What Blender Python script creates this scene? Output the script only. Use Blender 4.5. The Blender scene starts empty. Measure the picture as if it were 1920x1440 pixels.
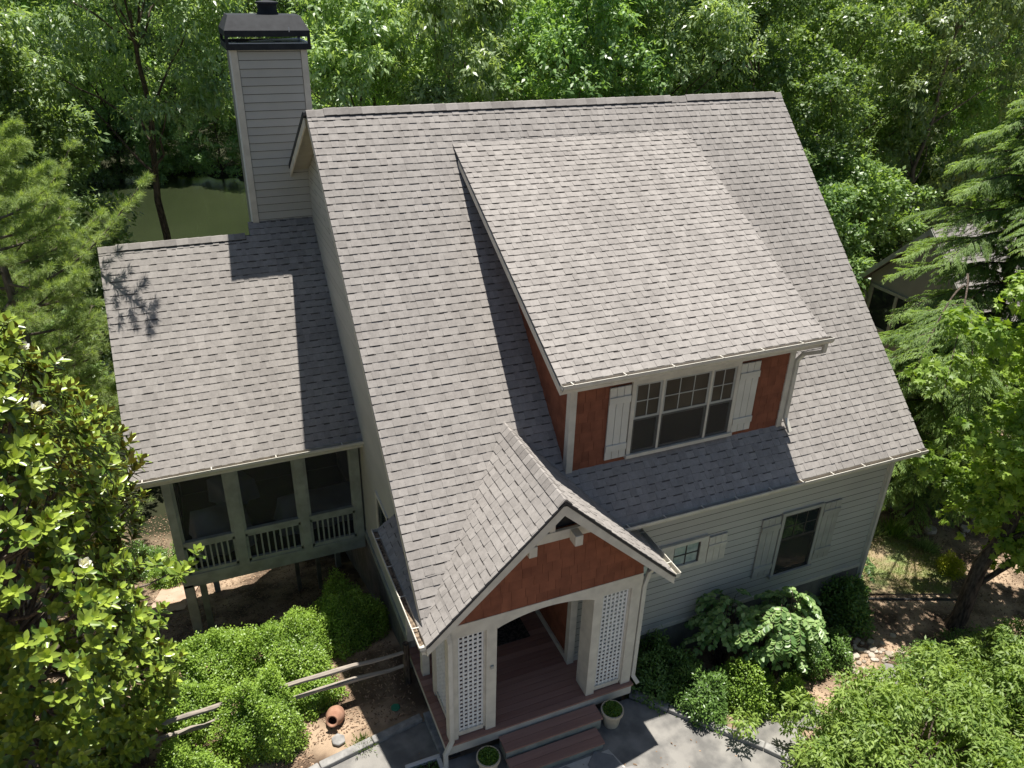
import bpy, math, random
import numpy as np
from mathutils import Vector, Matrix
S = bpy.context.scene
COL = S.collection
rad = math.radians
# ---------------------------------------------------------------- camera
def make_camera():
    yaw, pit, rol = rad(-23.352), rad(27.728), rad(1.45)
    F = Vector((-math.sin(yaw)*math.cos(pit), math.cos(yaw)*math.cos(pit), -math.sin(pit)))
    R = Vector((math.cos(yaw), math.sin(yaw), 0)); U = R.cross(F)
    R2 = math.cos(rol)*R + math.sin(rol)*U; U2 = -math.sin(rol)*R + math.cos(rol)*U
    cd = bpy.data.cameras.new('camera'); c = bpy.data.objects.new('camera', cd); COL.objects.link(c)
    m = Matrix((R2, U2, -F)).transposed().to_4x4(); m.translation = Vector((-2.3763, -15.4978, 2.3669))
    c.matrix_world = m
    cd.sensor_width = 36; cd.lens = 36*1465.25/1920; cd.clip_start = .1; cd.clip_end = 1000
    S.camera = c
make_camera()
S.render.resolution_x = 1024; S.render.resolution_y = 768
# ---------------------------------------------------------------- light
SUN = Vector((.125, .19, 1)).normalized()
w = bpy.data.worlds.new("World"); S.world = w; w.use_nodes = True
nt = w.node_tree; bg = nt.nodes['Background']
sky = nt.nodes.new('ShaderNodeTexSky'); sky.sky_type = 'NISHITA'; sky.sun_disc = False
sky.sun_elevation = math.asin(SUN.z); sky.sun_rotation = math.atan2(SUN.x, SUN.y)
nt.links.new(sky.outputs[0], bg.inputs[0]); bg.inputs[1].default_value = .05
sd = bpy.data.lights.new('sun', 'SUN'); sd.energy = 5.0; sd.angle = rad(.5); sd.color = (1, .955, .89)
so = bpy.data.objects.new('sun', sd); COL.objects.link(so); so.location = (0, 0, 30)
so.rotation_euler = SUN.to_track_quat('Z', 'Y').to_euler()
S.view_settings.view_transform = 'Standard'; S.view_settings.look = 'None'
S.view_settings.exposure = 0.72; S.view_settings.gamma = 1
# ---------------------------------------------------------------- materials
def mat(name, c1, c2=None, scale=8, rough=.8, bump=0, detail=4, spec=.3, attr=False, metal=0, stretch=None, contrast=(.35, .65), grain=0, nw=.35):
    m = bpy.data.materials.new(name); m.use_nodes = True; n = m.node_tree.nodes; l = m.node_tree.links
    b = n['Principled BSDF']; b.inputs['Roughness'].default_value = rough; b.inputs['Metallic'].default_value = metal
    b.inputs['Specular IOR Level'].default_value = spec
    c2 = c2 or c1
    tc = n.new('ShaderNodeTexCoord'); mp = n.new('ShaderNodeMapping'); l.new(tc.outputs['Object'], mp.inputs[0])
    if stretch: mp.inputs['Scale'].default_value = stretch
    nz = n.new('ShaderNodeTexNoise'); nz.inputs['Scale'].default_value = scale; nz.inputs['Detail'].default_value = detail
    l.new(mp.outputs[0], nz.inputs['Vector'])
    mr = n.new('ShaderNodeMapRange'); mr.inputs[1].default_value = contrast[0]; mr.inputs[2].default_value = contrast[1]
    l.new(nz.outputs[0], mr.inputs[0])
    fac = mr.outputs[0]
    if attr:
        at = n.new('ShaderNodeAttribute'); at.attribute_name = 'tone'
        ad = n.new('ShaderNodeMath'); ad.operation = 'MULTIPLY_ADD'; ad.inputs[1].default_value = nw; l.new(mr.outputs[0], ad.inputs[0])
        sb = n.new('ShaderNodeMath'); sb.operation = 'SUBTRACT'; sb.inputs[1].default_value = nw/2; l.new(at.outputs['Fac'], sb.inputs[0])
        l.new(sb.outputs[0], ad.inputs[2]); ad.use_clamp = True; fac = ad.outputs[0]
    mx = n.new('ShaderNodeMix'); mx.data_type = 'RGBA'; l.new(fac, mx.inputs['Factor'])
    mx.inputs['A'].default_value = (*c1, 1); mx.inputs['B'].default_value = (*c2, 1)
    out = mx.outputs['Result']
    if grain:
        g = n.new('ShaderNodeTexNoise'); g.inputs['Scale'].default_value = 160; g.inputs['Detail'].default_value = 1
        l.new(tc.outputs['Object'], g.inputs['Vector'])
        g2 = n.new('ShaderNodeMapRange'); g2.inputs[1].default_value = .3; g2.inputs[2].default_value = .7
        g2.inputs[3].default_value = 1-grain; g2.inputs[4].default_value = 1+grain; l.new(g.outputs[0], g2.inputs[0])
        big = n.new('ShaderNodeTexNoise'); big.inputs['Scale'].default_value = .6; l.new(tc.outputs['Object'], big.inputs['Vector'])
        g3 = n.new('ShaderNodeMapRange'); g3.inputs[1].default_value = .3; g3.inputs[2].default_value = .7
        g3.inputs[3].default_value = .93; g3.inputs[4].default_value = 1.05; l.new(big.outputs[0], g3.inputs[0])
        mp2 = n.new('ShaderNodeMapping'); mp2.inputs['Scale'].default_value = (2.2, .22, .22); l.new(tc.outputs['Object'], mp2.inputs[0])
        st = n.new('ShaderNodeTexNoise'); st.inputs['Scale'].default_value = 1.3; st.inputs['Detail'].default_value = 3; l.new(mp2.outputs[0], st.inputs['Vector'])
        g4 = n.new('ShaderNodeMapRange'); g4.inputs[1].default_value = .35; g4.inputs[2].default_value = .6; g4.inputs[3].default_value = .93; g4.inputs[4].default_value = 1.02; l.new(st.outputs[0], g4.inputs[0])
        m5 = n.new('ShaderNodeMath'); m5.operation = 'MULTIPLY'; l.new(g3.outputs[0], m5.inputs[0]); l.new(g4.outputs[0], m5.inputs[1])
        mm = n.new('ShaderNodeMath'); mm.operation = 'MULTIPLY'; l.new(g2.outputs[0], mm.inputs[0]); l.new(m5.outputs[0], mm.inputs[1])
        vm = n.new('ShaderNodeVectorMath'); vm.operation = 'SCALE'; l.new(out, vm.inputs[0]); l.new(mm.outputs[0], vm.inputs['Scale']); out = vm.outputs[0]
    l.new(out, b.inputs['Base Color'])
    if bump:
        bp = n.new('ShaderNodeBump'); bp.inputs['Strength'].default_value = bump; bp.inputs['Distance'].default_value = .02
        l.new(nz.outputs[0], bp.inputs['Height']); l.new(bp.outputs[0], b.inputs['Normal'])
    return m
def leafmat(name, dark, light, trans=.3, rough=.5, spec=.4, back=None, objvar=0.0):
    m = bpy.data.materials.new(name); m.use_nodes = True; n = m.node_tree.nodes; l = m.node_tree.links
    b = n['Principled BSDF']; o = n['Material Output']
    b.inputs['Roughness'].default_value = rough; b.inputs['Specular IOR Level'].default_value = spec
    at = n.new('ShaderNodeAttribute'); at.attribute_name = 'tone'
    mx = n.new('ShaderNodeMix'); mx.data_type = 'RGBA'; l.new(at.outputs['Fac'], mx.inputs['Factor'])
    mx.inputs['A'].default_value = (*dark, 1); mx.inputs['B'].default_value = (*light, 1); out = mx.outputs['Result']
    if objvar:
        oi = n.new('ShaderNodeObjectInfo'); hs = n.new('ShaderNodeHueSaturation')
        r1 = n.new('ShaderNodeMapRange'); r1.inputs[3].default_value = .5-objvar*.12; r1.inputs[4].default_value = .5+objvar*.08
        r2 = n.new('ShaderNodeMapRange'); r2.inputs[3].default_value = 1-objvar*2.5; r2.inputs[4].default_value = 1+objvar*4
        ma = n.new('ShaderNodeMath'); ma.operation = 'MULTIPLY'; ma.inputs[1].default_value = 7.31
        fr = n.new('ShaderNodeMath'); fr.operation = 'FRACT'
        l.new(oi.outputs['Random'], r1.inputs[0]); l.new(oi.outputs['Random'], ma.inputs[0]); l.new(ma.outputs[0], fr.inputs[0]); l.new(fr.outputs[0], r2.inputs[0])
        l.new(out, hs.inputs['Color']); l.new(r1.outputs[0], hs.inputs['Hue']); l.new(r2.outputs[0], hs.inputs['Value']); out = hs.outputs[0]
    if back:
        ge = n.new('ShaderNodeNewGeometry'); m2 = n.new('ShaderNodeMix'); m2.data_type = 'RGBA'
        l.new(ge.outputs['Backfacing'], m2.inputs['Factor']); l.new(out, m2.inputs['A']); m2.inputs['B'].default_value = (*back, 1); out = m2.outputs['Result']
    l.new(out, b.inputs['Base Color'])
    tr = n.new('ShaderNodeBsdfTranslucent'); vm = n.new('ShaderNodeVectorMath'); vm.operation = 'MULTIPLY'; vm.inputs[1].default_value = (1.5, 1.5, .55)
    l.new(out, vm.inputs[0]); l.new(vm.outputs[0], tr.inputs[0])
    ms = n.new('ShaderNodeMixShader'); ms.inputs[0].default_value = trans
    l.new(b.outputs[0], ms.inputs[1]); l.new(tr.outputs[0], ms.inputs[2]); l.new(ms.outputs[0], o.inputs[0])
    return m
def screenmat():
    m = bpy.data.materials.new('insect_screen'); m.use_nodes = True; n = m.node_tree.nodes; l = m.node_tree.links
    b = n['Principled BSDF']; b.inputs['Base Color'].default_value = (.03, .03, .032, 1); b.inputs['Roughness'].default_value = .6
    t = n.new('ShaderNodeBsdfTransparent'); ms = n.new('ShaderNodeMixShader'); ms.inputs[0].default_value = .38
    l.new(t.outputs[0], ms.inputs[1]); l.new(b.outputs[0], ms.inputs[2]); l.new(ms.outputs[0], n['Material Output'].inputs[0])
    return m
M = {}
M['shingle'] = mat('asphalt_shingle', (.1, .09, .083), (.37, .345, .318), scale=14, rough=.95, attr=True, spec=.15, grain=.14, nw=.16)
M['shake'] = mat('red_shake', (.13, .045, .026), (.29, .108, .06), scale=5, rough=.85, attr=True, spec=.2)
M['siding'] = mat('greige_siding', (.05, .05, .045), (.475, .46, .41), scale=2, rough=.75, spec=.25, attr=True, nw=.07)  # near-black end carries the painted lap shade of the boards
M['siding2'] = mat('greige_trim', (.33, .32, .28), (.4, .385, .34), scale=3, rough=.75)
M['trim'] = mat('cream_trim', (.52, .485, .41), (.62, .58, .49), scale=5, rough=.65, bump=.05)
M['porchtrim'] = mat('weathered_olive_trim', (.25, .26, .22), (.34, .35, .3), scale=4, rough=.8, bump=.1)
M['gutter'] = mat('painted_gutter', (.5, .475, .41), (.58, .555, .485), scale=5, rough=.4, spec=.5)
M['debris'] = mat('gutter_debris', (.07, .05, .035), (.26, .2, .14), scale=20, rough=.95, contrast=(.4, .6))
M['shutter'] = mat('cream_shutter', (.56, .54, .47), (.62, .6, .53), scale=3, rough=.6)
M['white'] = mat('white_lattice', (.62, .62, .6), (.72, .72, .7), scale=9, rough=.6)
M['black'] = mat('black_metal', (.018, .02, .023), (.03, .033, .037), scale=6, rough=.75, spec=.25)
M['drip'] = mat('white_streak', (.6, .6, .6))
M['capbase'] = mat('galvanised_sheet', (.55, .55, .54), (.65, .65, .64), scale=3, rough=.45, metal=.3)
M['fascia_dark'] = mat('dark_drip_edge', (.03, .03, .032), rough=.6)
M['soffit'] = mat('tan_soffit', (.36, .33, .26), (.42, .39, .31), scale=3, rough=.8)
M['glass'] = mat('window_glass', (.02, .024, .026), rough=.06, spec=.6)
M['blind'] = mat('window_blind', (.028, .025, .022), (.055, .047, .04), scale=1.5, rough=.4, spec=.3)
M['lightglass'] = mat('frosted_glass', (.25, .32, .3), (.45, .5, .45), scale=6, rough=.08, spec=.7)
M['sash'] = mat('grey_sash', (.34, .34, .31), (.42, .42, .38), scale=3, rough=.6)
M['screen'] = screenmat()
M['darksash'] = mat('dark_bronze_sash', (.05, .045, .04), (.075, .068, .06), scale=3, rough=.5)
M['deck'] = mat('red_brown_decking', (.24, .125, .095), (.36, .21, .165), scale=3, rough=.75, attr=True, stretch=(.4, 6, 6))
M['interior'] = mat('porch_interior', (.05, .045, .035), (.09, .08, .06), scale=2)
M['rug'] = mat('dark_patterned_mat', (.012, .012, .014), (.06, .055, .05), scale=22, contrast=(.48, .52))
M['cloth'] = mat('dust_cover', (.6, .6, .62), (.72, .72, .74), scale=2.5, rough=.9, bump=.4)
M['wood'] = mat('weathered_rail', (.24, .21, .18), (.4, .35, .29), scale=12, rough=.9, stretch=(.3, 3, 3), bump=.3)
M['skirt'] = mat('slat_skirting', (.13, .125, .11), (.2, .19, .165), scale=4)
M['bark'] = mat('bark', (.035, .026, .02), (.13, .1, .075), scale=18, rough=.95, bump=.6, stretch=(1, 1, .25))
M['palebark'] = mat('pale_bark', (.1, .08, .06), (.24, .2, .155), scale=14, rough=.95, bump=.5, stretch=(1, 1, .25))
M['terra'] = mat('terracotta', (.3, .155, .1), (.42, .24, .16), scale=7, rough=.85)
M['pot'] = mat('cream_pot', (.5, .42, .3), (.62, .54, .41), scale=4, rough=.6)
M['soil'] = mat('soil', (.03, .02, .014), (.06, .04, .03), scale=20)
M['green'] = mat('green_plastic', (.03, .2, .12), rough=.5)
M['concrete'] = mat('concrete_walk', (.15, .145, .135), (.26, .248, .225), scale=3, rough=.9, bump=.15, detail=9, contrast=(.36, .62), grain=.12)
M['kerb'] = mat('edging_stone', (.2, .195, .185), (.33, .32, .3), scale=7, rough=.9, bump=.3)
M['mortar'] = mat('pale_mortar', (.42, .4, .36), (.5, .48, .43), scale=9)
M['flag'] = mat('flagstone', (.13, .14, .14), (.27, .26, .25), scale=5, rough=.8, attr=True)
M['rock'] = mat('river_rock', (.3, .25, .19), (.5, .44, .37), scale=3, rough=.9, attr=True, bump=.2)
M['water'] = mat('pond_water', (.021, .028, .012), (.028, .036, .016), scale=.12, rough=.2, spec=.5)
M['roofedge'] = mat('shingle_edge', (.09, .085, .08), (.15, .14, .135), scale=9)
# foliage
M['oak'] = leafmat('oak_leaf', (.055, .12, .036), (.31, .45, .165), trans=.42, rough=.38, spec=.5, objvar=.1)
M['hickory'] = leafmat('hickory_leaf', (.08, .155, .055), (.42, .54, .28), trans=.42, rough=.38, spec=.5, objvar=.09)
M['pine'] = leafmat('pine_needle', (.11, .19, .055), (.42, .52, .2), trans=.42, rough=.6)
M['hemlock'] = leafmat('hemlock_needle', (.06, .13, .04), (.34, .47, .15), trans=.4, rough=.6)
M['magnolia'] = leafmat('magnolia_leaf', (.09, .17, .028), (.43, .54, .08), trans=.22, rough=.3, spec=.55, back=(.12, .1, .03))
M['petal'] = leafmat('magnolia_petal', (.75, .73, .62), (.85, .84, .78), trans=.2)
M['maple'] = leafmat('maple_leaf', (.08, .17, .025), (.38, .52, .09), trans=.42, rough=.45)
M['azalea'] = leafmat('azalea_leaf', (.06, .14, .02), (.29, .43, .065), trans=.3, rough=.4)
M['darkshrub'] = leafmat('laurel_leaf', (.04, .09, .02), (.15, .26, .055), trans=.2, rough=.35)
M['jmaple'] = leafmat('fine_maple_leaf', (.08, .16, .03), (.36, .48, .11), trans=.35, rough=.5)
M['mahonia'] = leafmat('compound_leaf', (.09, .19, .05), (.33, .46, .17), trans=.25, rough=.35)
M['gold'] = leafmat('gold_shrub_leaf', (.2, .26, .01), (.45, .48, .03), trans=.3)
M['grass'] = leafmat('grass_blade', (.12, .15, .04), (.33, .36, .13), trans=.3)
M['litter'] = leafmat('leaf_litter', (.1, .06, .035), (.42, .29, .19), trans=.0, rough=.9)
# ---------------------------------------------------------------- helpers
def link(o, parent=None):
    COL.objects.link(o)
    if parent: o.parent = parent
    return o
def tag(o, label=None, cat=None, group=None, kind=None):
    if label: o['label'] = label
    if cat: o['category'] = cat
    if group: o['group'] = group
    if kind: o['kind'] = kind
    return o
def thing(name, label, cat, loc=(0, 0, 0), group=None, rz=0):
    o = bpy.data.objects.new(name, None); link(o); o.location = loc; o.rotation_euler = (0, 0, rz)
    o.empty_display_size = .2
    return tag(o, label, cat, group)
class MB:
    def __init__(s): s.v = []; s.f = []; s.t = []
    def face(s, pts, t=.5):
        i = len(s.v); s.v += [tuple(p) for p in pts]; s.f.append(tuple(range(i, i+len(pts)))); s.t.append(t)
    def box(s, a, b, t=.5):
        x0, y0, z0 = [min(a[i], b[i]) for i in range(3)]; x1, y1, z1 = [max(a[i], b[i]) for i in range(3)]
        i = len(s.v); s.v += [(x0, y0, z0), (x1, y0, z0), (x1, y1, z0), (x0, y1, z0), (x0, y0, z1), (x1, y0, z1), (x1, y1, z1), (x0, y1, z1)]
        for q in ((0, 3, 2, 1), (4, 5, 6, 7), (0, 1, 5, 4), (1, 2, 6, 5), (2, 3, 7, 6), (3, 0, 4, 7)):
            s.f.append(tuple(i+k for k in q)); s.t.append(t)
        return s
    def prism(s, poly, vec, t=.5):
        vec = Vector(vec); P = [Vector(p) for p in poly]; Q = [p+vec for p in P]; n = len(P); i = len(s.v)
        s.v += [tuple(p) for p in P+Q]
        s.f.append(tuple(range(i+n-1, i-1, -1))); s.f.append(tuple(range(i+n, i+2*n))); s.t += [t, t]
        for k in range(n):
            j = (k+1) % n; s.f.append((i+k, i+j, i+n+j, i+n+k)); s.t.append(t)
        return s
    def bar(s, a, b, wd, ht, up=(0, 0, 1), t=.5):
        a = Vector(a); b = Vector(b); d = (b-a).normalized(); u = Vector(up); r = d.cross(u).normalized(); u = r.cross(d)
        q = [a+r*wd/2+u*ht/2, a-r*wd/2+u*ht/2, a-r*wd/2-u*ht/2, a+r*wd/2-u*ht/2]
        return s.prism(q, b-a, t)
    def tube(s, pts, rs, n=8, t=.5, cap=True):
        pts = [Vector(p) for p in pts]; base = len(s.v); ref = Vector((.3, .9, .1)).normalized()
        for i, p in enumerate(pts):
            d = (pts[min(i+1, len(pts)-1)]-pts[max(i-1, 0)]).normalized()
            if abs(d.dot(ref)) > .95: ref = Vector((1, 0, 0))
            a = d.cross(ref).normalized(); b = d.cross(a); ref = -a.cross(d) if False else ref
            r = rs[i] if hasattr(rs, '__len__') else rs
            for k in range(n):
                an = 2*math.pi*k/n; s.v.append(tuple(p+a*math.cos(an)*r+b*math.sin(an)*r))
        for i in range(len(pts)-1):
            for k in range(n):
                j = (k+1) % n; s.f.append((base+i*n+k, base+i*n+j, base+(i+1)*n+j, base+(i+1)*n+k)); s.t.append(t)
        if cap:
            s.f.append(tuple(base+k for k in range(n))[::-1]); s.f.append(tuple(base+(len(pts)-1)*n+k for k in range(n))); s.t += [t, t]
        return s
    def lathe(s, prof, c=(0, 0, 0), n=24, t=.5, rot=None):
        base = len(s.v); c = Vector(c)
        for r, z in prof:
            for k in range(n):
                a = 2*math.pi*k/n; v = Vector((r*math.cos(a), r*math.sin(a), z))
                if rot: v = rot @ v
                s.v.append(tuple(v+c))
        for i in range(len(prof)-1):
            for k in range(n):
                j = (k+1) % n; s.f.append((base+i*n+k, base+i*n+j, base+(i+1)*n+j, base+(i+1)*n+k)); s.t.append(t)
        return s
    def build(s, name, m, parent=None, smooth=False, bevel=0, label=None):
        me = bpy.data.meshes.new(name); me.from_pydata(s.v, [], s.f); me.materials.append(M[m] if isinstance(m, str) else m)
        a = me.attributes.new('tone', 'FLOAT', 'FACE'); a.data.foreach_set('value', np.array(s.t, dtype=np.float32))
        if smooth: me.polygons.foreach_set('use_smooth', [True]*len(me.polygons))
        me.update(); o = bpy.data.objects.new(name, me); link(o, parent)
        if bevel:
            bm = o.modifiers.new('bevel', 'BEVEL'); bm.width = bevel; bm.segments = 2; bm.limit_method = 'ANGLE'
        if label: o['label'] = label
        return o
def box(name, a, b, m, parent=None, bevel=0, label=None): return MB().box(a, b).build(name, m, parent, bevel=bevel, label=label)
def clip(poly, rect):
    x0, x1, y0, y1 = rect
    for ax, val, sg in ((0, x0, 1), (0, x1, -1), (1, y0, 1), (1, y1, -1)):
        out = []
        for i in range(len(poly)):
            p, q = poly[i], poly[(i+1) % len(poly)]
            a = (p[ax]-val)*sg; b = (q[ax]-val)*sg
            if a >= 0: out.append(p)
            if (a >= 0) != (b >= 0):
                k = a/(a-b); out.append((p[0]+(q[0]-p[0])*k, p[1]+(q[1]-p[1])*k))
        poly = out
        if len(poly) < 3: return []
    return poly
def courses(mb, O, U, V, poly, e, rng, cells=None, hs=(.012,), tones=(.2, .8), off=0.0, gap=0.0, band=0.0):
    """lapped courses on a plane: poly (convex, in u,v), e exposure up v, each cell thicker at its lower edge"""
    O = Vector(O); U = Vector(U).normalized(); V = Vector(V).normalized(); N = U.cross(V)
    u0 = min(p[0] for p in poly); u1 = max(p[0] for p in poly); v0 = min(p[1] for p in poly); v1 = max(p[1] for p in poly)
    r = 0; v = v0
    ph = rng.uniform(0, 6)
    while v < v1-1e-4:
        if cells:
            us = [u0-rng.uniform(0, cells[1])]
            while us[-1] < u1: us.append(us[-1]+rng.uniform(*cells))
        else: us = [u0, u1]
        hi = rng.random() < .5
        rt = rng.uniform(-.035, .035)
        for k in range(len(us)-1):
            hi = not hi
            h = hs[-1 if hi else 0]*rng.uniform(.85, 1.15)
            if cells and len(hs) > 1:
                t = rng.choice((.62, .67, .71, .75)) if hi else rng.choice((.66, .7, .75, .8, .84))
            else: t = rng.uniform(*tones)
            t += rt
            dv = rng.uniform(0, .004) if cells else 0
            c = clip(poly, (us[k]+(gap/2), us[k+1]-gap/2, v+dv, v+e))
            if not c: continue
            H = lambda q: off+h*(1-.8*(q[1]-v)/e)
            top = [O+U*q[0]+V*q[1]+N*H(q) for q in c]; bot = [O+U*q[0]+V*q[1]+N*(off-.004) for q in c]
            n = len(c)
            if band:  # dark strip at each board's top: shade under the next lap, painted in
                for (ya, yb, tt) in ((v+dv, v+e-band, t), (v+e-band, v+e, 0)):
                    cc = clip(c, (-1e3, 1e3, ya, yb))
                    if cc: mb.face([O+U*q[0]+V*q[1]+N*H(q) for q in cc], tt)
            elif cells and len(hs) > 1 and (not hi) and rng.random() < .85:
                bw = rng.uniform(.013, .025)
                for (ya, yb, tt) in ((v+dv, v+e-bw, t), (v+e-bw, v+e, .0)):
                    cc = clip(c, (-1e3, 1e3, ya, yb))
                    if cc: mb.face([O+U*q[0]+V*q[1]+N*H(q) for q in cc], tt)
            else: mb.face(top, t)
            for i in range(n):
                j = (i+1) % n
                lower = abs(c[i][1]-(v+dv)) < 1e-6 and abs(c[j][1]-(v+dv)) < 1e-6
                edge = len(hs) > 1 or gap
                if lower or (edge and abs(c[i][1]-c[j][1]) > 1e-5 and abs(c[i][1]+c[j][1]-2*(v+e)) > 1e-5):
                    mb.face([bot[i], bot[j], top[j], top[i]], 0 if lower else t)  # lower butts toned dark: lap shade painted on boards, dark asphalt edge on shingles
        v += e; r += 1
    return mb
def slab(mb, O, U, V, poly, th, t=.5):
    O = Vector(O); U = Vector(U).normalized(); V = Vector(V).normalized(); N = U.cross(V)
    return mb.prism([O+U*q[0]+V*q[1] for q in poly], -N*th, t)
# numpy leaves
TPL = {
 'diamond': (np.array([(0, 0, 0), (.5, .45, .03), (0, 1, -.14), (-.5, .45, .03)]), [(0, 1, 2, 3)]),
 'fold': (np.array([(0, 0, 0), (0, .5, -.03), (0, 1, -.14), (.5, .5, .07), (-.5, .5, .07)]), [(0, 3, 2, 1), (0, 1, 2, 4)]),
 'oval': (np.array([(0, 0, 0), (.38, .25, .05), (.5, .55, .05), (.28, .85, 0), (0, 1, -.05), (-.28, .85, 0), (-.5, .55, .05), (-.38, .25, .05), (0, .5, -.02)]),
          [(0, 1, 2, 8), (8, 2, 3, 4), (8, 4, 5, 6), (0, 8, 6, 7)]),
 'needle': (np.array([(-.5, 0, 0), (.5, 0, 0), (.35, .6, .03), (0, 1, -.06), (-.35, .6, .03)]), [(0, 1, 2, 3, 4)]),
 'maple': (np.array([(0, 0, 0), (.28, .08, .02), (.62, .1, -.06), (.36, .32, .02), (.62, .62, -.08), (.22, .6, .02), (0, 1, -.12), (-.22, .6, .02), (-.62, .62, -.08), (-.36, .32, .02), (-.62, .1, -.06), (-.28, .08, .02), (0, .35, .03)]),
           [(0, 1, 3, 12), (1, 2, 3), (3, 4, 5, 12), (5, 6, 7, 12), (7, 8, 9, 12), (9, 10, 11), (9, 11, 0, 12)]),
 'chip': (np.array([(-.5, 0, 0), (.5, 0, .1), (.4, 1, 0), (-.4, 1, .12)]), [(0, 1, 2, 3)]),
}
def nrm(a): return a/np.maximum(np.linalg.norm(a, axis=1, keepdims=True), 1e-9)
def leaves(name, P, D, Nn, L, Wd, m, parent=None, shape='diamond', tone=None, sag=1.0, rng=None):
    T, Fs = TPL[shape]; n = len(P); k = len(T)
    D = nrm(D); Sd = nrm(np.cross(D, Nn)); Up = np.cross(Sd, D)
    L = np.broadcast_to(L, (n,))[:, None, None]; Wd = np.broadcast_to(Wd, (n,))[:, None, None]
    V = P[:, None, :] + Sd[:, None, :]*T[None, :, 0:1]*Wd + D[:, None, :]*T[None, :, 1:2]*L + Up[:, None, :]*T[None, :, 2:3]*L*sag
    V = V.reshape(-1, 3).astype(np.float32)
    me = bpy.data.meshes.new(name)
    me.vertices.add(len(V)); me.vertices.foreach_set('co', V.ravel())
    loops = []; sizes = []
    base = (np.arange(n)*k)[:, None]
    flat = np.concatenate([np.array(f) for f in Fs]); sz = np.array([len(f) for f in Fs])
    L_ = (base+flat[None, :]).ravel(); Z = np.tile(sz, n)
    st = np.concatenate([[0], np.cumsum(Z)[:-1]])
    me.loops.add(len(L_)); me.loops.foreach_set('vertex_index', L_.astype(np.int32))
    me.polygons.add(len(Z)); me.polygons.foreach_set('loop_start', st.astype(np.int32))
    try: me.polygons.foreach_set('loop_total', Z.astype(np.int32))
    except Exception: pass
    me.materials.append(M[m]); me.update(calc_edges=True); me.validate()
    if tone is None: tone = np.random.default_rng(len(P)).random(n)
    tt = np.repeat(tone, len(Fs)).astype(np.float32)
    a = me.attributes.new('tone', 'FLOAT', 'FACE')
    if len(me.polygons) == len(tt): a.data.foreach_set('value', tt)
    o = bpy.data.objects.new(name, me); link(o, parent); return o
def rdir(g, n): return nrm(g.normal(size=(n, 3)))
def copy_tree(o, loc, rz=0, sc=(1, 1, 1), label=None, parent=None):
    c = o.copy(); COL.objects.link(c)
    if parent: c.parent = parent
    else:
        c.location = loc; c.rotation_euler = (0, 0, rz); c.scale = sc
        if label: c['label'] = label
    for ch in o.children: copy_tree(ch, None, parent=c)
    return c
# ---------------------------------------------------------------- terrain
def sm(a, b, x):
    t = np.clip((x-a)/(b-a), 0, 1); return t*t*(3-2*t)
def gz(x, y):
    x = np.asarray(x, float); y = np.asarray(y, float)
    s = .40-.12*sm(.5, 3, x)-.15*sm(7, 14, x)
    d = s*(np.clip(y+4, 0, 16.)-.6*(1-np.exp(-np.clip(y+4, 0, 50)/.6))*1.0)
    z = -10.2-.045*np.clip(x-.5, 0, 16)-np.maximum(d, 0)
    z = np.maximum(z, -13.7) + .10*np.clip(y-62, 0, 200)
    e = ((x+14)/22)**2+((y-38)/25)**2
    k = sm(1.12, .86, e)
    far = .12*(np.sin(x*.31)*np.cos(y*.27))*np.clip((y-2)/10, 0, 3)
    return (z+far)*(1-k)-16.2*k+.03*np.sin(x*2.1+.7*y)*np.cos(y*1.7)*sm(-1.5, 1.5, -np.abs(x-2)+9*0-(y+5.4))*0
def terrain():
    xs = np.concatenate([np.arange(-70, -9, 4.), np.arange(-9, 19, .25), np.arange(19, 160, 4.)])
    ys = np.concatenate([np.arange(-26, -12, 2.), np.arange(-12, 6, .25), np.arange(6, 70, 2.), np.arange(70, 260, 8.)])
    X, Y = np.meshgrid(xs, ys); Z = gz(X, Y)
    rg = np.random.default_rng(3)
    Z = Z+rg.normal(0, .012, Z.shape)*(Y > -4.5)*(Y < 8)
    nx, ny = len(xs), len(ys)
    v = np.stack([X.ravel(), Y.ravel(), Z.ravel()], 1)
    f = [(j*nx+i, j*nx+i+1, (j+1)*nx+i+1, (j+1)*nx+i) for j in range(ny-1) for i in range(nx-1)]
    me = bpy.data.meshes.new('ground'); me.from_pydata(v.tolist(), [], f); me.materials.append(M['ground'])
    me.polygons.foreach_set('use_smooth', [True]*len(f))
    o = bpy.data.objects.new('ground', me); link(o); tag(o, kind='structure', label='brown mulch ground sloping down past the house to the pond')
def ground_mat():
    m = mat('mulch_ground', (.1, .068, .045), (.38, .28, .19), scale=1.2, rough=1, bump=.6, detail=9, contrast=(.38, .6), grain=.35)
    n = m.node_tree.nodes; l = m.node_tree.links; b = n['Principled BSDF']; src = b.inputs['Base Color'].links[0].from_socket
    tc = n.new('ShaderNodeTexCoord'); sx = n.new('ShaderNodeSeparateXYZ'); l.new(tc.outputs['Object'], sx.inputs[0])
    nz = n.new('ShaderNodeTexNoise'); nz.inputs['Scale'].default_value = .5; l.new(tc.outputs['Object'], nz.inputs['Vector'])
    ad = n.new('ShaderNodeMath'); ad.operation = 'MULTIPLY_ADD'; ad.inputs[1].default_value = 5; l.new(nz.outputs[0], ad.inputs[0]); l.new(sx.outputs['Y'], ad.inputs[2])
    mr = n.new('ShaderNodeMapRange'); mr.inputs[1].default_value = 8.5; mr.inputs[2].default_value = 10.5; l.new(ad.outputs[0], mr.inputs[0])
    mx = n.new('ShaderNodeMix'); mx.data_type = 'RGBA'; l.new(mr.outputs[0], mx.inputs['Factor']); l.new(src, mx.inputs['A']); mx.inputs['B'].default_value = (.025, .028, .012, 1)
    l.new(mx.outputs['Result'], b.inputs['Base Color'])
    return m
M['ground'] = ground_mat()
terrain()
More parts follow.
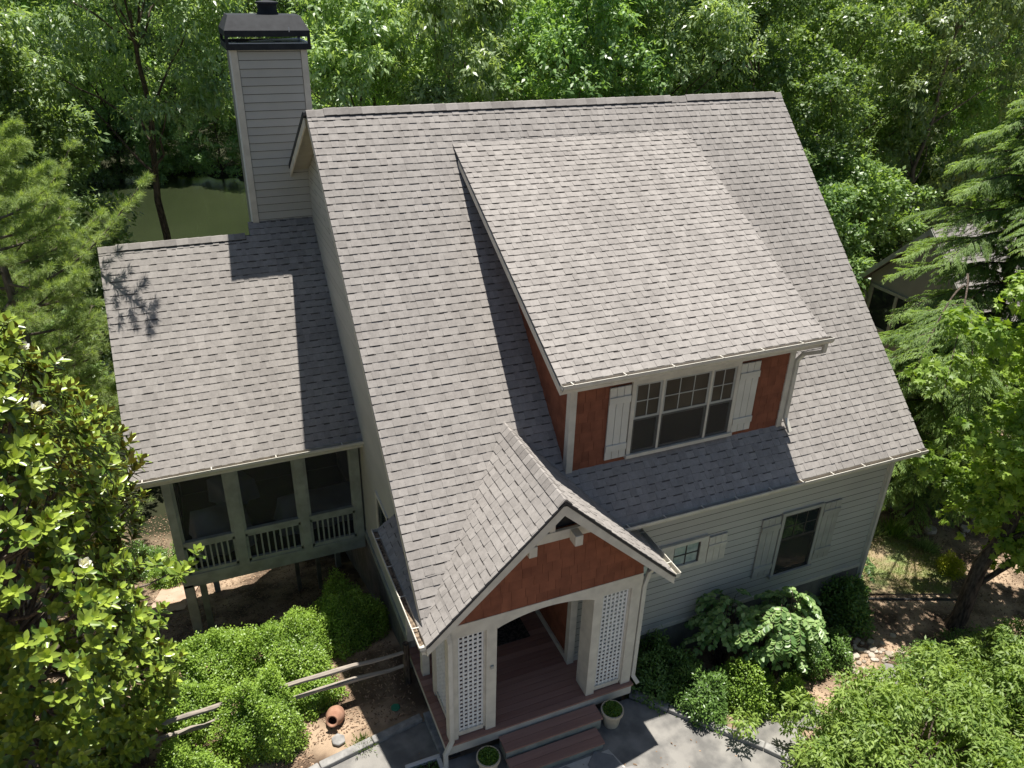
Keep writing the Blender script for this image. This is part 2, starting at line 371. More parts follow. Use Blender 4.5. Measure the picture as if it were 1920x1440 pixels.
wd = MB(); wd.face([(-14+24*math.cos(a*math.pi/32), 38+27*math.sin(a*math.pi/32), -14.05) for a in range(64)])
tag(wd.build('pond_water', 'water'), 'still olive green pond water behind the house', kind='structure')
# ---------------------------------------------------------------- house
WR = {}
def wthing(name, label, cat, loc, group=None):
    o = thing(name, label, cat, loc, group); WR[o.name] = Vector(loc); return o
_link = link
def link(o, parent=None):
    COL.objects.link(o)
    if parent:
        o.parent = parent
        if parent.name in WR: o.matrix_parent_inverse = Matrix.Translation(-WR[parent.name])
    return o
H = wthing('house', 'large greige sided house with grey shingle roofs, red dormer and tall chimney', 'house', (5.4, -5.7, -10.2))
rg = random.Random(5)
m = .996; n_ = math.hypot(1, m); EV = 6.19; SL = EV*n_
XG, ZG, G, YF, AA, ZP = 2.19, -4.611, .957, -7.071, 2.231, -6.747
CELL = (.075, .2); HS = (.0085, .0165); EX = .147
def V3(*a): return Vector(a)
def gutter(p0, p1, out, parent, hang=.9, first=.35, wd=.12, ht=.1, col='gutter', debris=True):
    p0 = Vector(p0); p1 = Vector(p1); o = Vector(out).normalized(); z = Vector((0, 0, 1)); b = MB(); ln = (p1-p0).length; d = (p1-p0)/ln
    def pl(a, c, dr):  # plate along
        b.prism([a, c, c+dr, a+dr], p1-p0)
    sec = [p0, p0-z*ht, p0-z*ht+o*wd*.75, p0-z*ht*.45+o*wd, p0+o*wd+z*.004]
    off = [o*.005, z*.005, z*.005, -o*.005, -o*.008]
    for i in range(4):
        a, c = sec[i], sec[i+1]; nn = [o*.006, z*.006, -o*.007, -o*.007][i]
        b.prism([a, c, c+nn, a+nn], p1-p0)
    b.prism([p0+o*wd, p0+o*wd+z*.008, p0+o*(wd-.016)+z*.008, p0+o*(wd-.016)], p1-p0)
    for q, dd in ((p0, d), (p1, -d)):
        b.prism([q, q-z*ht, q-z*ht+o*wd*.75, q-z*ht*.45+o*wd, q+o*wd], dd*.004)
    g = b.build('gutter', col, parent)
    if debris:
        MB().prism([p0+o*.01-z*(ht*.72), p0+o*(wd*.85)-z*(ht*.72), p0+o*(wd*.85)-z*(ht*.8), p0+o*.01-z*(ht*.8)], p1-p0).build('debris', 'debris', g)
    t = first
    while t < ln-.1:
        q = p0+d*t
        MB().bar(q+z*.004+o*.0, q+o*wd+z*.012, .022, .006).build('gutter_hanger', 'gutter', g); t += hang*rg.uniform(.93, 1.07)
    return g
def downspout(pts, parent, r=.05, col='gutter', name='downspout'):
    b = MB(); pts = [Vector(p) for p in pts]
    for i in range(len(pts)-1):
        d = (pts[i+1]-pts[i]).normalized(); b.bar(pts[i]-d*.02, pts[i+1]+d*.02, .08, .06, up=(0, 1, .01) if abs(d.z) > .5 else (0, 0, 1))
    return b.build(name, col, parent, bevel=.006)
# main roof -------------------------------------------------
b = MB(); V = (0, 1, m)
EV0 = (0, -EV, -m*EV)
courses(b, EV0, (1, 0, 0), V, [(0, 0), (11, 0), (11, SL-.02), (0, SL-.02)], EX, rg, CELL, HS)
YB = 6.73; ext = (YB-EV)*n_
courses(b, (0, -YB, -m*YB), (1, 0, 0), V, [(0, 0), (.57, ext), (0, ext)], EX, rg, CELL, HS)
roof = b.build('main_roof', 'shingle', H)
b = MB(); slab(b, EV0, (1, 0, 0), V, [(0.01, 0.0), (10.99, 0.0), (10.99, SL), (.01, SL)], .05)
slab(b, (0, -YB, -m*YB), (1, 0, 0), V, [(0.01, 0.01), (.57, ext-.002), (.01, ext-.002)], .05)
# back slope (shallower)
b.prism([(-.05, 0, -.01), (11, 0, -.01), (11, 7.5, -.01-.55*7.5), (-.05, 7.5, -.01-.55*7.5)], (0, 0, -.06))
b.build('roof_deck', 'roofedge', roof)
MB().prism([(0.03, -.03, -.14), (.36, -.03, -.14), (.36, -6.2, -.14-m*6.17), (.03, -6.2, -.14-m*6.17)], (0, 0, -.02)).build('soffit', 'soffit', roof)
MB().prism([(-.04, .0, -.12), (.36, 0, -.12), (.36, 3.2, -.12-.55*3.2), (-.04, 3.2, -.12-.55*3.2)], (0, 0, -.02)).build('soffit', 'soffit', roof)
MB().prism([(10.6, -.03, -.14), (10.97, -.03, -.14), (10.97, -6.1, -.14-m*6.07), (10.6, -6.1, -.14-m*6.07)], (0, 0, -.02)).build('soffit', 'soffit', roof)
MB().box((3.9, -6.14, -6.33), (10.97, -5.74, -6.3)).build('soffit', 'soffit', roof)

def rake(p, q, parent, wd=.03, ht=.16, col='trim'):
    b = MB(); p = Vector(p); q = Vector(q); b.prism([p, p-V3(0, 0, ht), q-V3(0, 0, ht), q], (wd, 0, 0)); return b.build('rake_board', col, parent)
rake((0.0, -.02, -.07), (0.0, -6.7, -.07-m*6.68), roof)
rake((-.055, 0, -.11), (-.055, 2.77, -.11-.55*2.77), roof, ht=.17)
MB().prism([(-.065, 0, -.0), (-.065, 2.77, -.55*2.77), (-.065, 2.77, -.105-.55*2.77), (-.065, 0, -.105)], (.012, 0, 0)).build('drip_edge', 'fascia_dark', roof)
rake((10.97, -.02, -.07), (10.97, -6.15, -.07-m*6.13), roof)
# ridge caps and vents
def ridgecap(p0, p1, side, parent, wd=.15, seg=.15, lift=.02, s1=None, s2=None, vent=False, name='ridge_cap'):
    """cap pieces bent over the ridge; s1,s2 = down-slope unit vectors of both sides"""
    p0 = Vector(p0); p1 = Vector(p1); d = (p1-p0).normalized(); L = (p1-p0).length; b = MB(); s1 = Vector(s1).normalized(); s2 = Vector(s2).normalized(); z = V3(0, 0, 1)
    t = 0
    while t < L-.01:
        e = min(t+seg, L); to = rg.choice((.5, .6, .7, .8)); a0 = p0+d*t; a1 = p0+d*(e+.0)
        l0 = lift+.002; l1 = lift+.009
        A = [a0+s1*wd+z*l0*1, a0+z*(l0+.012)+s1*.02, a0+z*(l0+.012)+s2*.02, a0+s2*wd+z*l0]
        B = [a1+s1*wd+z*l1, a1+z*(l1+.012)+s1*.02, a1+z*(l1+.012)+s2*.02, a1+s2*wd+z*l1]
        for i in range(3): b.face([A[i], B[i], B[i+1], A[i+1]], to)
        b.face([A[0], A[1], A[2], A[3]], to); b.face([B[3], B[2], B[1], B[0]], to)
        dn = z*.008
        b.face([A[0]-dn, B[0]-dn, B[0], A[0]], .3); b.face([A[3], B[3], B[3]-dn, A[3]-dn], .3)
        b.face([B[0]-dn, B[3]-dn, B[3], B[0]], .3)
        t = e
    o = b.build(name, 'shingle', parent)
    if vent:
        v = MB()
        for s in (s1, s2):
            q0 = p0+s*.06; q1 = p0+s*(wd-.008)
            v.prism([q0, q1, q1+z*(lift-.002), q0+z*(lift+.002)], p1-p0)
        v.build('vent_strip', 'fascia_dark', o)
    return o
sF = (0, -1, -m); sB = (0, 1, -.55)
ridgecap((0, 0, 0), (.32, 0, 0), 0, roof, s1=sF, s2=sB, seg=.16)
ridgecap((.32, 0, 0), (7.95, 0, 0), 0, roof, s1=sF, s2=sB, lift=.045, vent=True, seg=.24, name='ridge_vent')
ridgecap((7.95, 0, 0), (8.35, 0, 0), 0, roof, s1=sF, s2=sB, seg=.2)
ridgecap((8.35, 0, 0), (10.8, 0, 0), 0, roof, s1=sF, s2=sB, lift=.045, vent=True, seg=.24, name='ridge_vent')
ridgecap((10.8, 0, 0), (11, 0, 0), 0, roof, s1=sF, s2=sB, seg=.2)
gutter((3.78, -EV+.0, -m*EV+.005), (11.0, -EV, -m*EV+.005), (0, -1, 0), H, hang=.78, first=.12)
box('fascia', (3.8, -6.185, -6.33), (10.97, -6.15, -6.18), 'trim', H)
# walls -------------------------------------------------------
WX = .35; YW = -5.74
b = MB()
courses(b, (3.18, YW, -9.5), (1, 0, 0), (0, 0, 1), [(0, 0), (7.55, 0), (7.55, 3.2), (0, 3.2)], .165, rg, None, (.011,), (.88, .94), band=.02)
b.box((3.18, YW+.002, -9.5), (10.73, YW+.12, -6.3))
fw = b.build('front_wall', 'siding', H)
box('water_table', (3.2, YW-.035, -9.56), (10.75, YW, -9.47), 'trim', fw)
b = MB(); courses(b, (3.2, YW-.005, -11.6), (1, 0, 0), (0, 0, 1), [(0, 0), (7.5, 0), (7.5, 2.04), (0, 2.04)], .16, rg, None, (.016,), (.3, .5)); b.box((3.2, YW, -11.6), (10.72, YW+.1, -9.5))
b.build('foundation_wall', 'skirt', H)
for x in (10.66,): box('corner_board', (x, YW-.03, -11.3), (x+.1, YW+.1, -6.3), 'trim', H)
# left gable wall faces -x
b = MB()
def mainz(y): return -m*abs(y) if y < 0 else -.55*y
for poly in ([(-2.75, -1.7), (4.3, -4.42), (4.3, -9.3), (-2.75, -9.3)], [(-2.75, -1.7), (0.0, -.15), (4.3, -4.42)], [(4.3, -4.42), (5.75, -5.88), (5.75, -6.95), (4.3, -6.95)]):
    P = [(p[0], p[1]+9.3) for p in poly]
    courses(b, (WX, 0, -9.3), (0, -1, 0), (0, 0, 1), P, .165, rg, None, (.011,), (.88, .94), band=.02)
b.prism([(WX+.002, 2.75, -9.3), (WX+.002, 2.75, -1.7), (WX+.002, 0, -.15), (WX+.002, -4.3, -4.42), (WX+.002, -4.3, -9.3)], (.1, 0, 0))
b.prism([(WX+.002, -4.3, -4.42), (WX+.002, -5.74, -5.88), (WX+.002, -5.74, -6.95), (WX+.002, -4.3, -6.95)], (.1, 0, 0))
gw = b.build('gable_wall', 'siding', H)
box('band_board', (WX-.045, -4.35, -9.42), (WX, 2.7, -9.26), 'porchtrim', gw)
box('corner_board', (WX-.03, -4.36, -9.4), (WX+.1, -4.26, -6.9), 'trim', H)
b = MB(); b.box((WX+.02, -4.3, -13.5), (WX+.06, 2.7, -9.42), .2)
y = -4.3
while y < 2.7: b.box((WX-.012, y, -13.5), (WX+.02, y+.075, -9.42), rg.random()); y += .105
b.build('slat_skirting', 'skirt', H)
# windows in gable wall (seen edge on)
def sidewin(y0, y1, z0, z1):
    f = MB(); t = .08
    f.box((WX-.04, y0, z0), (WX+.01, y0+t, z1)); f.box((WX-.04, y1-t, z0), (WX+.01, y1, z1)); f.box((WX-.041, y0, z1-t), (WX+.01, y1, z1+.001)); f.box((WX-.05, y0, z0), (WX+.01, y1, z0+t))
    o = f.build('window', 'trim', H); box('pane', (WX-.02, y0+t, z0+t), (WX-.012, y1-t, z1-t), 'glass', o)
sidewin(-3.25, -2.25, -8.75, -7.15); sidewin(-3.75, -2.75, -5.15, -3.95)
# right gable wall
b = MB(); b.prism([(10.72, -5.7, -11.6), (10.72, 7, -13.5), (10.72, 7, -4), (10.72, 0, -.15), (10.72, -5.7, -5.85)], (-.1, 0, 0)); b.build('gable_wall', 'siding', H)
b = MB(); b.prism([(WX+.2, 7, -14), (10.7, 7, -14), (10.7, 7, -4), (WX+.2, 7, -4)], (0, -.1, 0)); b.build('rear_wall', 'siding', H)
# front windows
def shutter(x0, x1, z0, z1, y, parent, col='shutter', label=None):
    s = MB(); n = 3; w_ = (x1-x0)/n
    for i in range(n): s.box((x0+i*w_+.004, y-.03, z0), (x0+(i+1)*w_-.004, y, z1))
    if z1-z0 > 1:
        for zz in (z0+.17, z1-.32): s.box((x0, y-.052, zz), (x1, y-.0302, zz+.13))
    else: s.box((x0, y-.052, z0+(z1-z0)*.62), (x1, y-.0302, z0+(z1-z0)*.62+.05))
    return s.build('shutter', col, parent, bevel=.004)
def front_window(x0, x1, z0, z1, y, parent, bays, cols=2, rows=2, pane='glass', frame='trim', sill=True, tw=.075, label=None, upper=.42, sash='sash'):
    """bays: x positions of mullions incl. ends"""
    f = MB(); z = z1
    f.box((x0-tw, y-.05, z0-.0), (x0, y, z1+tw)); f.box((x1, y-.05, z0), (x1+tw, y, z1+tw)); f.box((x0, y-.049, z1), (x1, y, z1+tw))
    f.box((x0-tw-.02, y-.08, z0-.07), (x1+tw+.02, y, z0))
    for k in range(1, len(bays)-1): f.box((bays[k]-.022, y-.045, z0), (bays[k]+.022, y, z1))
    W = f.build('window', frame, parent, label=label)
    zm = z1-(z1-z0)*upper
    for k in range(len(bays)-1):
        a = bays[k]+(.022 if k else 0); c = bays[k+1]-(.022 if k < len(bays)-2 else 0)
        s = MB(); t = .04
        for (u, v_, yy, tt) in ((zm, z1, y-.03, t), (z0, zm, y-.022, t*1.15)):
            s.box((a, yy, u), (a+tt, y, v_)); s.box((c-tt, yy, u), (c, y, v_)); s.box((a+tt, yy, v_-tt), (c-tt, y, v_)); s.box((a+tt, yy, u), (c-tt, y, u+tt))
        s_ = s.build('sash', sash, W)
        g = MB(); nc = cols[k] if isinstance(cols, (list, tuple)) else cols
        for i in range(1, nc): xx = a+t+(c-a-2*t)*i/nc; g.box((xx-.009, y-.027, zm+t), (xx+.009, y-.0, z1-t))
        for i in range(1, rows): zz = zm+(z1-zm)*i/rows; g.box((a+t, y-.0265, zz-.009), (c-t, y-.0005, zz+.009))
        g.build('muntin', sash, W)
        box('pane', (a+t, y-.018, zm+t), (c-t, y-.014, z1-t), pane, W)
        box('pane', (a+t, y-.012, z0+t), (c-t, y-.008, zm-t), pane, W)
        box('insect_screen', (a+.002, y-.036, z0+.002), (c-.002, y-.0355, zm), 'screen', W)
    return W
front_window(8.03, 8.97, -8.97, -7.4, YW-.012, H, (8.03, 8.97), cols=3, sash='darksash', frame='siding2')
shutter(7.46, 7.93, -8.9, -7.36, YW-.02, H, 'siding2'); shutter(9.07, 9.53, -8.88, -7.36, YW-.02, H, 'siding2')
f = MB(); y = YW-.015
for a in ((4.35, -8.02, 6.12, -7.92), (4.35, -7.42, 6.12, -7.34), (5.94, -7.92, 6.12, -7.42), (5.08, -7.92, 5.32, -7.42), (4.35, -7.92, 4.5, -7.42)): f.box((a[0], y-.06, a[1]), (a[2], y, a[3]))
W = f.build('window', 'trim', H, label='small divided window beside the porch roof')
for a, c in ((5.32, 5.94), (4.5, 5.08)):
    box('pane', (a+.03, y-.02, -7.9), (c-.03, y-.01, -7.44), 'lightglass', W)
    g = MB(); mx_ = (a+c)/2; g.box((mx_-.01, y-.035, -7.92), (mx_+.01, y-.005, -7.42)); g.box((a+.03, y-.034, -7.68), (c-.03, y-.006, -7.66)); g.box((a, y-.04, -7.92), (a+.03, y, -7.42)); g.box((c-.03, y-.04, -7.92), (c, y, -7.42))
    g.build('muntin', 'darksash', W)
shutter(6.16, 6.6, -8.05, -7.42, YW-.02, H, 'trim')
# dormer ---------------------------------------------------------
D0, D1, DY0, DY1, md = 2.65, 8.05, -.601, -5.781, .532
DX0, DX1, DW = 3.07, 7.73, -5.383
zt = -.5985; ze = zt-md*(5.781-.601); nd = math.hypot(1, md); sl = (5.781-.601)*nd
b = MB(); courses(b, (D0, DY1, ze), (1, 0, 0), (0, 1, md), [(0, 0), (5.4, 0), (5.4, sl+.12), (0, sl+.12)], .147, rg, CELL, HS)
dr = b.build('dormer_roof', 'shingle', H)
b = MB(); slab(b, (D0, DY1, ze), (1, 0, 0), (0, 1, md), [(.01, 0), (5.39, 0), (5.39, sl), (.01, sl)], .05); b.build('roof_deck', 'roofedge', dr)
for x in (D0, D1-.03): MB().prism([(x, DY0-.35, zt-md*.35-.06), (x, DY1, ze-.06), (x, DY1, ze-.2), (x, DY0-.35, zt-md*.35-.18)], (.03, 0, 0)).build('rake_board', 'trim', dr)
MB().prism([(D0+.03, DY1+.02, ze-.13), (D1-.03, DY1+.02, ze-.13), (D1-.03, DY0-1, zt-md-.13), (D0+.03, DY0-1, zt-md-.13)], (0, 0, -.02)).build('soffit', 'soffit', dr)
gutter((D0-.0, DY1, ze+.005), (D1+.06, DY1, ze+.005), (0, -1, 0), H, hang=.92, first=.18)
box('fascia', (D0+.01, DY1+.005, ze-.2), (D1-.01, DY1+.03, ze-.06), 'trim', H)
b = MB()
courses(b, (DX0, DW, -5.42), (1, 0, 0), (0, 0, 1), [(0, 0), (DX1-DX0, 0), (DX1-DX0, 1.85), (0, 1.85)], .2, rg, (.12, .3), (.013,), (.4, .7), gap=.005, band=.007)
b.box((DX0, DW+.002, -5.6), (DX1, DW+.1, -3.5))
dw = b.build('dormer_front', 'shake', H)
b = MB()
dz = lambda y: zt+md*(y+.601)-.15
P = [(5.38, -5.42), (5.38, dz(-5.38)), (1.0, dz(-1.0)), (1.0, -1.05)]
courses(b, (DX0, 0, -5.5), (0, -1, 0), (0, 0, 1), [(p[0], p[1]+5.5) for p in P][::-1], .2, rg, (.12, .3), (.013,), (.4, .7), gap=.005, band=.007)
b.prism([(DX0+.002, -p[0], p[1]) for p in P], (.08, 0, 0))
b.build('dormer_cheek', 'shake', H)
MB().prism([(DX1-.08, -p[0], p[1]) for p in P], (.08, 0, 0)).build('dormer_cheek', 'shake', H)
for x in (DX0-.025, DX1-.1): box('corner_board', (x, DW-.035, -5.46), (x+.125, DW+.1, -3.52), 'trim', H, bevel=.004)
front_window(4.3, 6.42, -5.24, -3.83, DW-.015, H, (4.3, 4.86, 5.88, 6.42), cols=(2, 3, 2), pane='blind', upper=.5)
shutter(3.79, 4.21, -5.27, -3.82, DW-.02, H); shutter(6.51, 6.95, -5.27, -3.82, DW-.02, H)
box('frieze_board', (DX0, DW-.03, -3.74), (DX1, DW, -3.6), 'trim', dw)
downspout([(7.98, -5.84, -3.46), (7.98, -5.83, -3.62), (7.86, -5.5, -3.8), (7.8, -5.43, -3.95), (7.8, -5.43, -5.2), (7.82, -5.6, -5.42)], H)
# chimney ----------------------------------------------------------
c0, c1, cy0, cy1, ct = -.97, .56, 2.78, 3.95, .88
b = MB()
courses(b, (c0+.13, cy0, -4.9), (1, 0, 0), (0, 0, 1), [(0, 0), (c1-c0-.26, 0), (c1-c0-.26, ct+4.9), (0, ct+4.9)], .168, rg, None, (.024,), (.88, .94), band=.013)
b.box((c0, cy0+.002, -14), (c1, cy1, ct))
ch = b.build('chimney', 'siding', H)
for x in (c0-.012, c1-.12): box('corner_board', (x, cy0-.03, -4.9), (x+.132, cy0+.1, ct), 'trim', ch)
MB().box((c0-.03, cy0-.02, -4.9), (c0-.012, cy0+.2, ct)).build('corner_board', 'white', ch)
MB().prism([(c0-.08, cy0-.1, ct+.075), (c1+.08, cy0-.1, ct+.075), (c1+.08, cy1+.1, ct+.075), (c0-.08, cy1+.1, ct-.02)], (0, 0, .02)).build('cap_base', 'capbase', ch)
b = MB()
X0, X1, Y0, Y1 = c0-.09, c1+.09, cy0-.11, cy1+.11
b.box((X0, Y0, ct-.04), (X1, Y0+.02, ct+.08)); b.box((X0, Y1-.02, ct-.04), (X1, Y1, ct+.08)); b.box((X0, Y0+.02, ct-.04), (X0+.02, Y1-.02, ct+.08)); b.box((X1-.02, Y0+.02, ct-.04), (X1, Y1-.02, ct+.08))
b.box((X0, Y0, ct+.21), (X1, Y0+.02, ct+.33)); b.box((X0, Y1-.02, ct+.21), (X1, Y1, ct+.33)); b.box((X0, Y0+.02, ct+.21), (X0+.02, Y1-.02, ct+.33)); b.box((X1-.02, Y0+.02, ct+.21), (X1, Y1-.02, ct+.33))
for x in (X0, X1-.06):
    for yy in (Y0, Y1-.06): b.box((x+.001, yy+.001, ct+.08), (x+.059, yy+.059, ct+.21))
zt_ = ct+.60; i_ = .13; lo = [(X0, Y0), (X1, Y0), (X1, Y1), (X0, Y1)]; hi_ = [(X0+i_, Y0+.3), (X1-i_, Y0+.3), (X1-i_, Y1-.3), (X0+i_, Y1-.3)]
for k in range(4):
    j = (k+1) % 4; b.face([(*lo[k], ct+.33), (*lo[j], ct+.33), (*hi_[j], zt_), (*hi_[k], zt_)])
b.face([(*q, zt_) for q in hi_])
cap = b.build('chimney_cap', 'black', ch)
MB().box((.22, Y0-.002, ct+.3), (.235, Y0+.0, ct+.4)).build('streak', 'drip', cap)
b = MB(); prof = [(.22, 0), (.22, .05), (.2, .05), (.2, .2), (.235, .2), (.235, .24), (.0, .28)]
b.lathe(prof, (-.08, 3.36, zt_)); b.build('flue_cap', 'black', ch, smooth=False)
for x in (-.63, .02): MB().lathe([(.15, 0), (.15, .03), (.19, .03), (.19, .09), (0, .1)], (x, 3.1, ct)).build('flue', 'black', ch)
# screened porch wing ----------------------------------------------
L0, ry, rz_, ey, ez = -4.2, 2.54, -2.98, -1.2, -6.52
ml = (rz_-ez)/(ry-ey); nl = math.hypot(1, ml); sw = (ry-ey)*nl
b = MB(); courses(b, (L0, ey, ez), (1, 0, 0), (0, 1, ml), [(0, 0), (WX-L0, 0), (WX-L0, sw-.02), (0, sw-.02)], EX*1.09, rg, (.08, .23), (.007, .0165))
courses(b, (-1.15, ry, rz_), (1, 0, 0), (0, 1, ml), [(0.05, -.02), (WX+1.15, -.02), (WX+1.15, .33), (0.05, .33)], EX*1.09, rg, (.08, .23), (.007, .0165))
wr = b.build('screened_porch_roof', 'shingle', H)
b = MB(); slab(b, (L0, ey, ez), (1, 0, 0), (0, 1, ml), [(.01, 0), (WX-L0, 0), (WX-L0, sw), (.01, sw)], .05)
slab(b, (-1.15, ry, rz_), (1, 0, 0), (0, 1, ml), [(0.06, .0), (WX+1.15, .0), (WX+1.15, .33), (0.06, .33)], .3)
b.prism([(L0, ry, rz_-.01), (WX, ry, rz_-.01), (WX, ry+.9, rz_-.86), (L0, ry+.9, rz_-.86)], (0, 0, -.06)); b.build('roof_deck', 'roofedge', wr)
b = MB(); b.prism([(L0+.0, ry, rz_-.07), (L0, ey, ez-.07), (L0, ey, ez-.22), (L0, ry, rz_-.22)], (.03, 0, 0)); b.build('rake_board', 'trim', wr)
s1, s2 = (0, -1, -ml), (0, 1, -ml)
ridgecap((L0, ry, rz_), (-3.85, ry, rz_), 0, wr, s1=s1, s2=s2, seg=.18)
ridgecap((-3.85, ry, rz_), (-1.2, ry, rz_), 0, wr, s1=s1, s2=s2, lift=.045, vent=True, seg=.24, name='ridge_vent')
gutter((L0, ey, ez+.005), (WX, ey, ez+.005), (0, -1, 0), H, hang=1.28, first=.22)
box('fascia', (L0+.01, ey+.005, ez-.2), (WX-.01, ey+.03, ez-.06), 'trim', H)
PF, PB, PX0 = -.81, 2.3, -3.72
zf = -9.36
fr = MB()
fr.box((PX0, PF, zf-.36), (WX-.05, PF+.14, zf)); fr.box((PX0, PF+.14, zf-.36), (PX0+.14, PB, zf)); fr.box((PX0, PB, zf-.36), (WX-.05, PB+.14, zf))
fr.box((PX0, PF-.02, zf-.14), (WX-.05, PF, zf-.02)); fr.build('floor_beam', 'porchtrim', H)
MB().box((PX0, PF+.01, ez-.24), (WX, PF+.13, ez-.06)).build('header_beam', 'porchtrim', H); MB().box((PX0, PF+.14, ez-.2), (PX0+.13, PB, ez-.05)).build('header_beam', 'porchtrim', H)
for x, w_ in ((PX0, .17), (-2.51, .22), (-1.1, .2), (.12, .18)):
    box('porch_post', (x, PF-.03, zf-.02), (x+w_, PF+.12, ez-.1), 'porchtrim', H, bevel=.005)
box('porch_post', (PX0, PB-.0, zf), (PX0+.15, PB+.14, ez-.1), 'porchtrim', H); box('porch_post', (PX0, 1.0, zf), (PX0+.12, 1.12, ez-.1), 'porchtrim', H)
for a, c in ((PX0+.17, -2.51), (-2.29, -1.1), (-.9, .12)):
    r = MB(); r.box((a, PF-.02, -8.6), (c, PF+.08, -8.5)); r.box((a, PF, -8.68), (c, PF+.05, -8.6)); r.box((a, PF, zf+.0), (c, PF+.07, zf+.07)); r.box((a, PF, zf), (a+.05, PF+.06, ez-.2)); r.box((c-.05, PF, zf), (c, PF+.06, ez-.2))
    R_ = r.build('railing', 'porchtrim', H); k = 8
    for i in range(1, k): xx = a+.05+(c-a-.1)*i/k; box('baluster', (xx-.018, PF+.01, zf+.07), (xx+.018, PF+.045, -8.68), 'porchtrim', R_)
    box('insect_screen', (a+.05, PF+.075, zf+.07), (c-.05, PF+.08, ez-.2), 'screen', R_)
r = MB(); r.box((PX0+.02, PF+.12, -8.6), (PX0+.1, PB, -8.5)); r.box((PX0+.02, PF+.12, zf), (PX0+.1, PB, zf+.06)); R_ = r.build('railing', 'porchtrim', H)
for i in range(1, 20): yy = PF+.12+(PB-PF)*i/20; box('baluster', (PX0+.04, yy-.018, zf+.06), (PX0+.075, yy+.018, -8.6), 'porchtrim', R_)
box('insect_screen', (PX0+.11, PF+.12, zf+.06), (PX0+.115, PB, ez-.2), 'screen', R_)
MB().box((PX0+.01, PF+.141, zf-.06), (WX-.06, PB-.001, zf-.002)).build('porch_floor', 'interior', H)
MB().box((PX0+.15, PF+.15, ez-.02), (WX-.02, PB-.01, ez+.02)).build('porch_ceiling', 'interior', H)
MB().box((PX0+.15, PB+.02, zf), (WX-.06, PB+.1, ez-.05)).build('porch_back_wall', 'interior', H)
for (x, y, w_) in ((PX0+.0, PF-.0, .2), (PX0+.3, PF+.25, .14), (-3.25, 1.9, .14), (-1.25, .6, .1), (-.75, .4, .1), (-.1, 1.6, .14)):
    box('support_post', (x, y, -12.6), (x+w_, y+w_, zf-.3), 'porchtrim' if w_ > .12 else 'skirt', H)
# front entry porch --------------------------------------------------
PY = -6.644; ZD = -9.64
b = MB(); nn = math.hypot(1, G)
def leftuv(x, y): return (-y-4.02, (x+.041)*nn)
Ol = (-.041, -4.02, ZP)
q1 = [leftuv(*p) for p in ((-.041, YF), (.35, YF), (.35, -4.02-.08), (-.041, -4.02))]
q2 = [leftuv(*p) for p in ((.35, YF), (XG, YF), (XG, -4.63), (.35, -6.38))]
# shared course phase from the eave
courses(b, Ol, (0, -1, 0), (1, 0, G), [q1[0], q1[1], q1[2], q1[3]], EX, random.Random(8), CELL, HS)
q2b = [(p[0], p[1]) for p in q2]; v0_ = math.floor(min(p[1] for p in q2)/EX)*EX
O2 = Vector(Ol)+Vector((1, 0, G)).normalized()*v0_
q2b = [(p[0], p[1]-v0_) for p in q2]
def courses0(mb, O, U, V, poly, e, *a, **k):
    # keep the phase: pad by sliver rows starting at v=0
    O = Vector(O); mn = min(p[1] for p in poly); kk = math.floor(mn/e+1e-6); 
    O = O+Vector(V).normalized()*kk*e; poly = [(p[0], p[1]-kk*e) for p in poly]
    mn = min(p[1] for p in poly)
    if mn > 1e-4:
        c = clip(poly, (-99, 99, 0, e))
        if c: slabtop(mb, O, U, V, c, e, *a, **k)
        poly = clip(poly, (-99, 99, e, 99)); O = O+Vector(V).normalized()*e; poly = [(p[0], p[1]-e) for p in poly]
    if poly: courses(mb, O, U, V, poly, e, *a, **k)
def slabtop(mb, O, U, V, c, e, rng, cells, hs, *a, **k):
    U = Vector(U).normalized(); V = Vector(V).normalized(); N = U.cross(V); mb.face([O+U*q[0]+V*q[1]+N*.006 for q in c], .6)
courses0(b, Ol, (0, -1, 0), (1, 0, G), q2, EX, random.Random(9), CELL, HS)
Or = (XG+AA, YF, ZP)
q3 = [(p[1]-YF, (XG+AA-p[0])*nn) for p in ((XG, YF), (XG+AA, YF), (XG+AA, -5.76), (3.33, -5.76), (XG, -4.63))]
courses(b, Or, (0, 1, 0), (-1, 0, G), q3, EX, random.Random(10), CELL, HS)
pr = b.build('entry_gable_roof', 'shingle', H)
b = MB(); slab(b, Ol, (0, -1, 0), (1, 0, G), [q1[0], q1[1], q1[2], q1[3]], .05); slab(b, Ol, (0, -1, 0), (1, 0, G), q2, .05); slab(b, Or, (0, 1, 0), (-1, 0, G), q3, .05); b.build('roof_deck', 'roofedge', pr)
ridgecap((XG, -4.5, ZG), (XG, YF-.0, ZG), 0, pr, s1=(-1, 0, -G), s2=(1, 0, -G), wd=.17, seg=.15, lift=.02)
for sx in (-1, 1):
    b = MB(); x1 = XG+sx*AA; ov = .02
    b.prism([(XG, YF, ZG-.055), (x1, YF, ZP-.055), (x1, YF, ZP-.21), (XG, YF, ZG-.27)], (0, .035, 0)); b.build('rake_board', 'trim', pr)
    b = MB(); b.prism([(XG, YF+.04, ZG-.14), (x1-sx*.05, YF+.04, ZP-.1), (x1-sx*.05, PY, ZP-.1), (XG, PY, ZG-.14)], (0, 0, -.015)); b.build('soffit', 'trim', pr)
    MB().prism([(XG, YF-.012, ZG-.01), (x1+sx*.01, YF-.012, ZP-.01), (x1+sx*.01, YF-.012, ZP-.05), (XG, YF-.012, ZG-.05)], (0, .01, 0)).build('drip_edge', 'fascia_dark', pr)
gutter((XG-AA, -4.0, ZP+.005), (XG-AA, YF, ZP+.005), (-1, 0, 0), H, hang=.8, first=.3, debris=True)
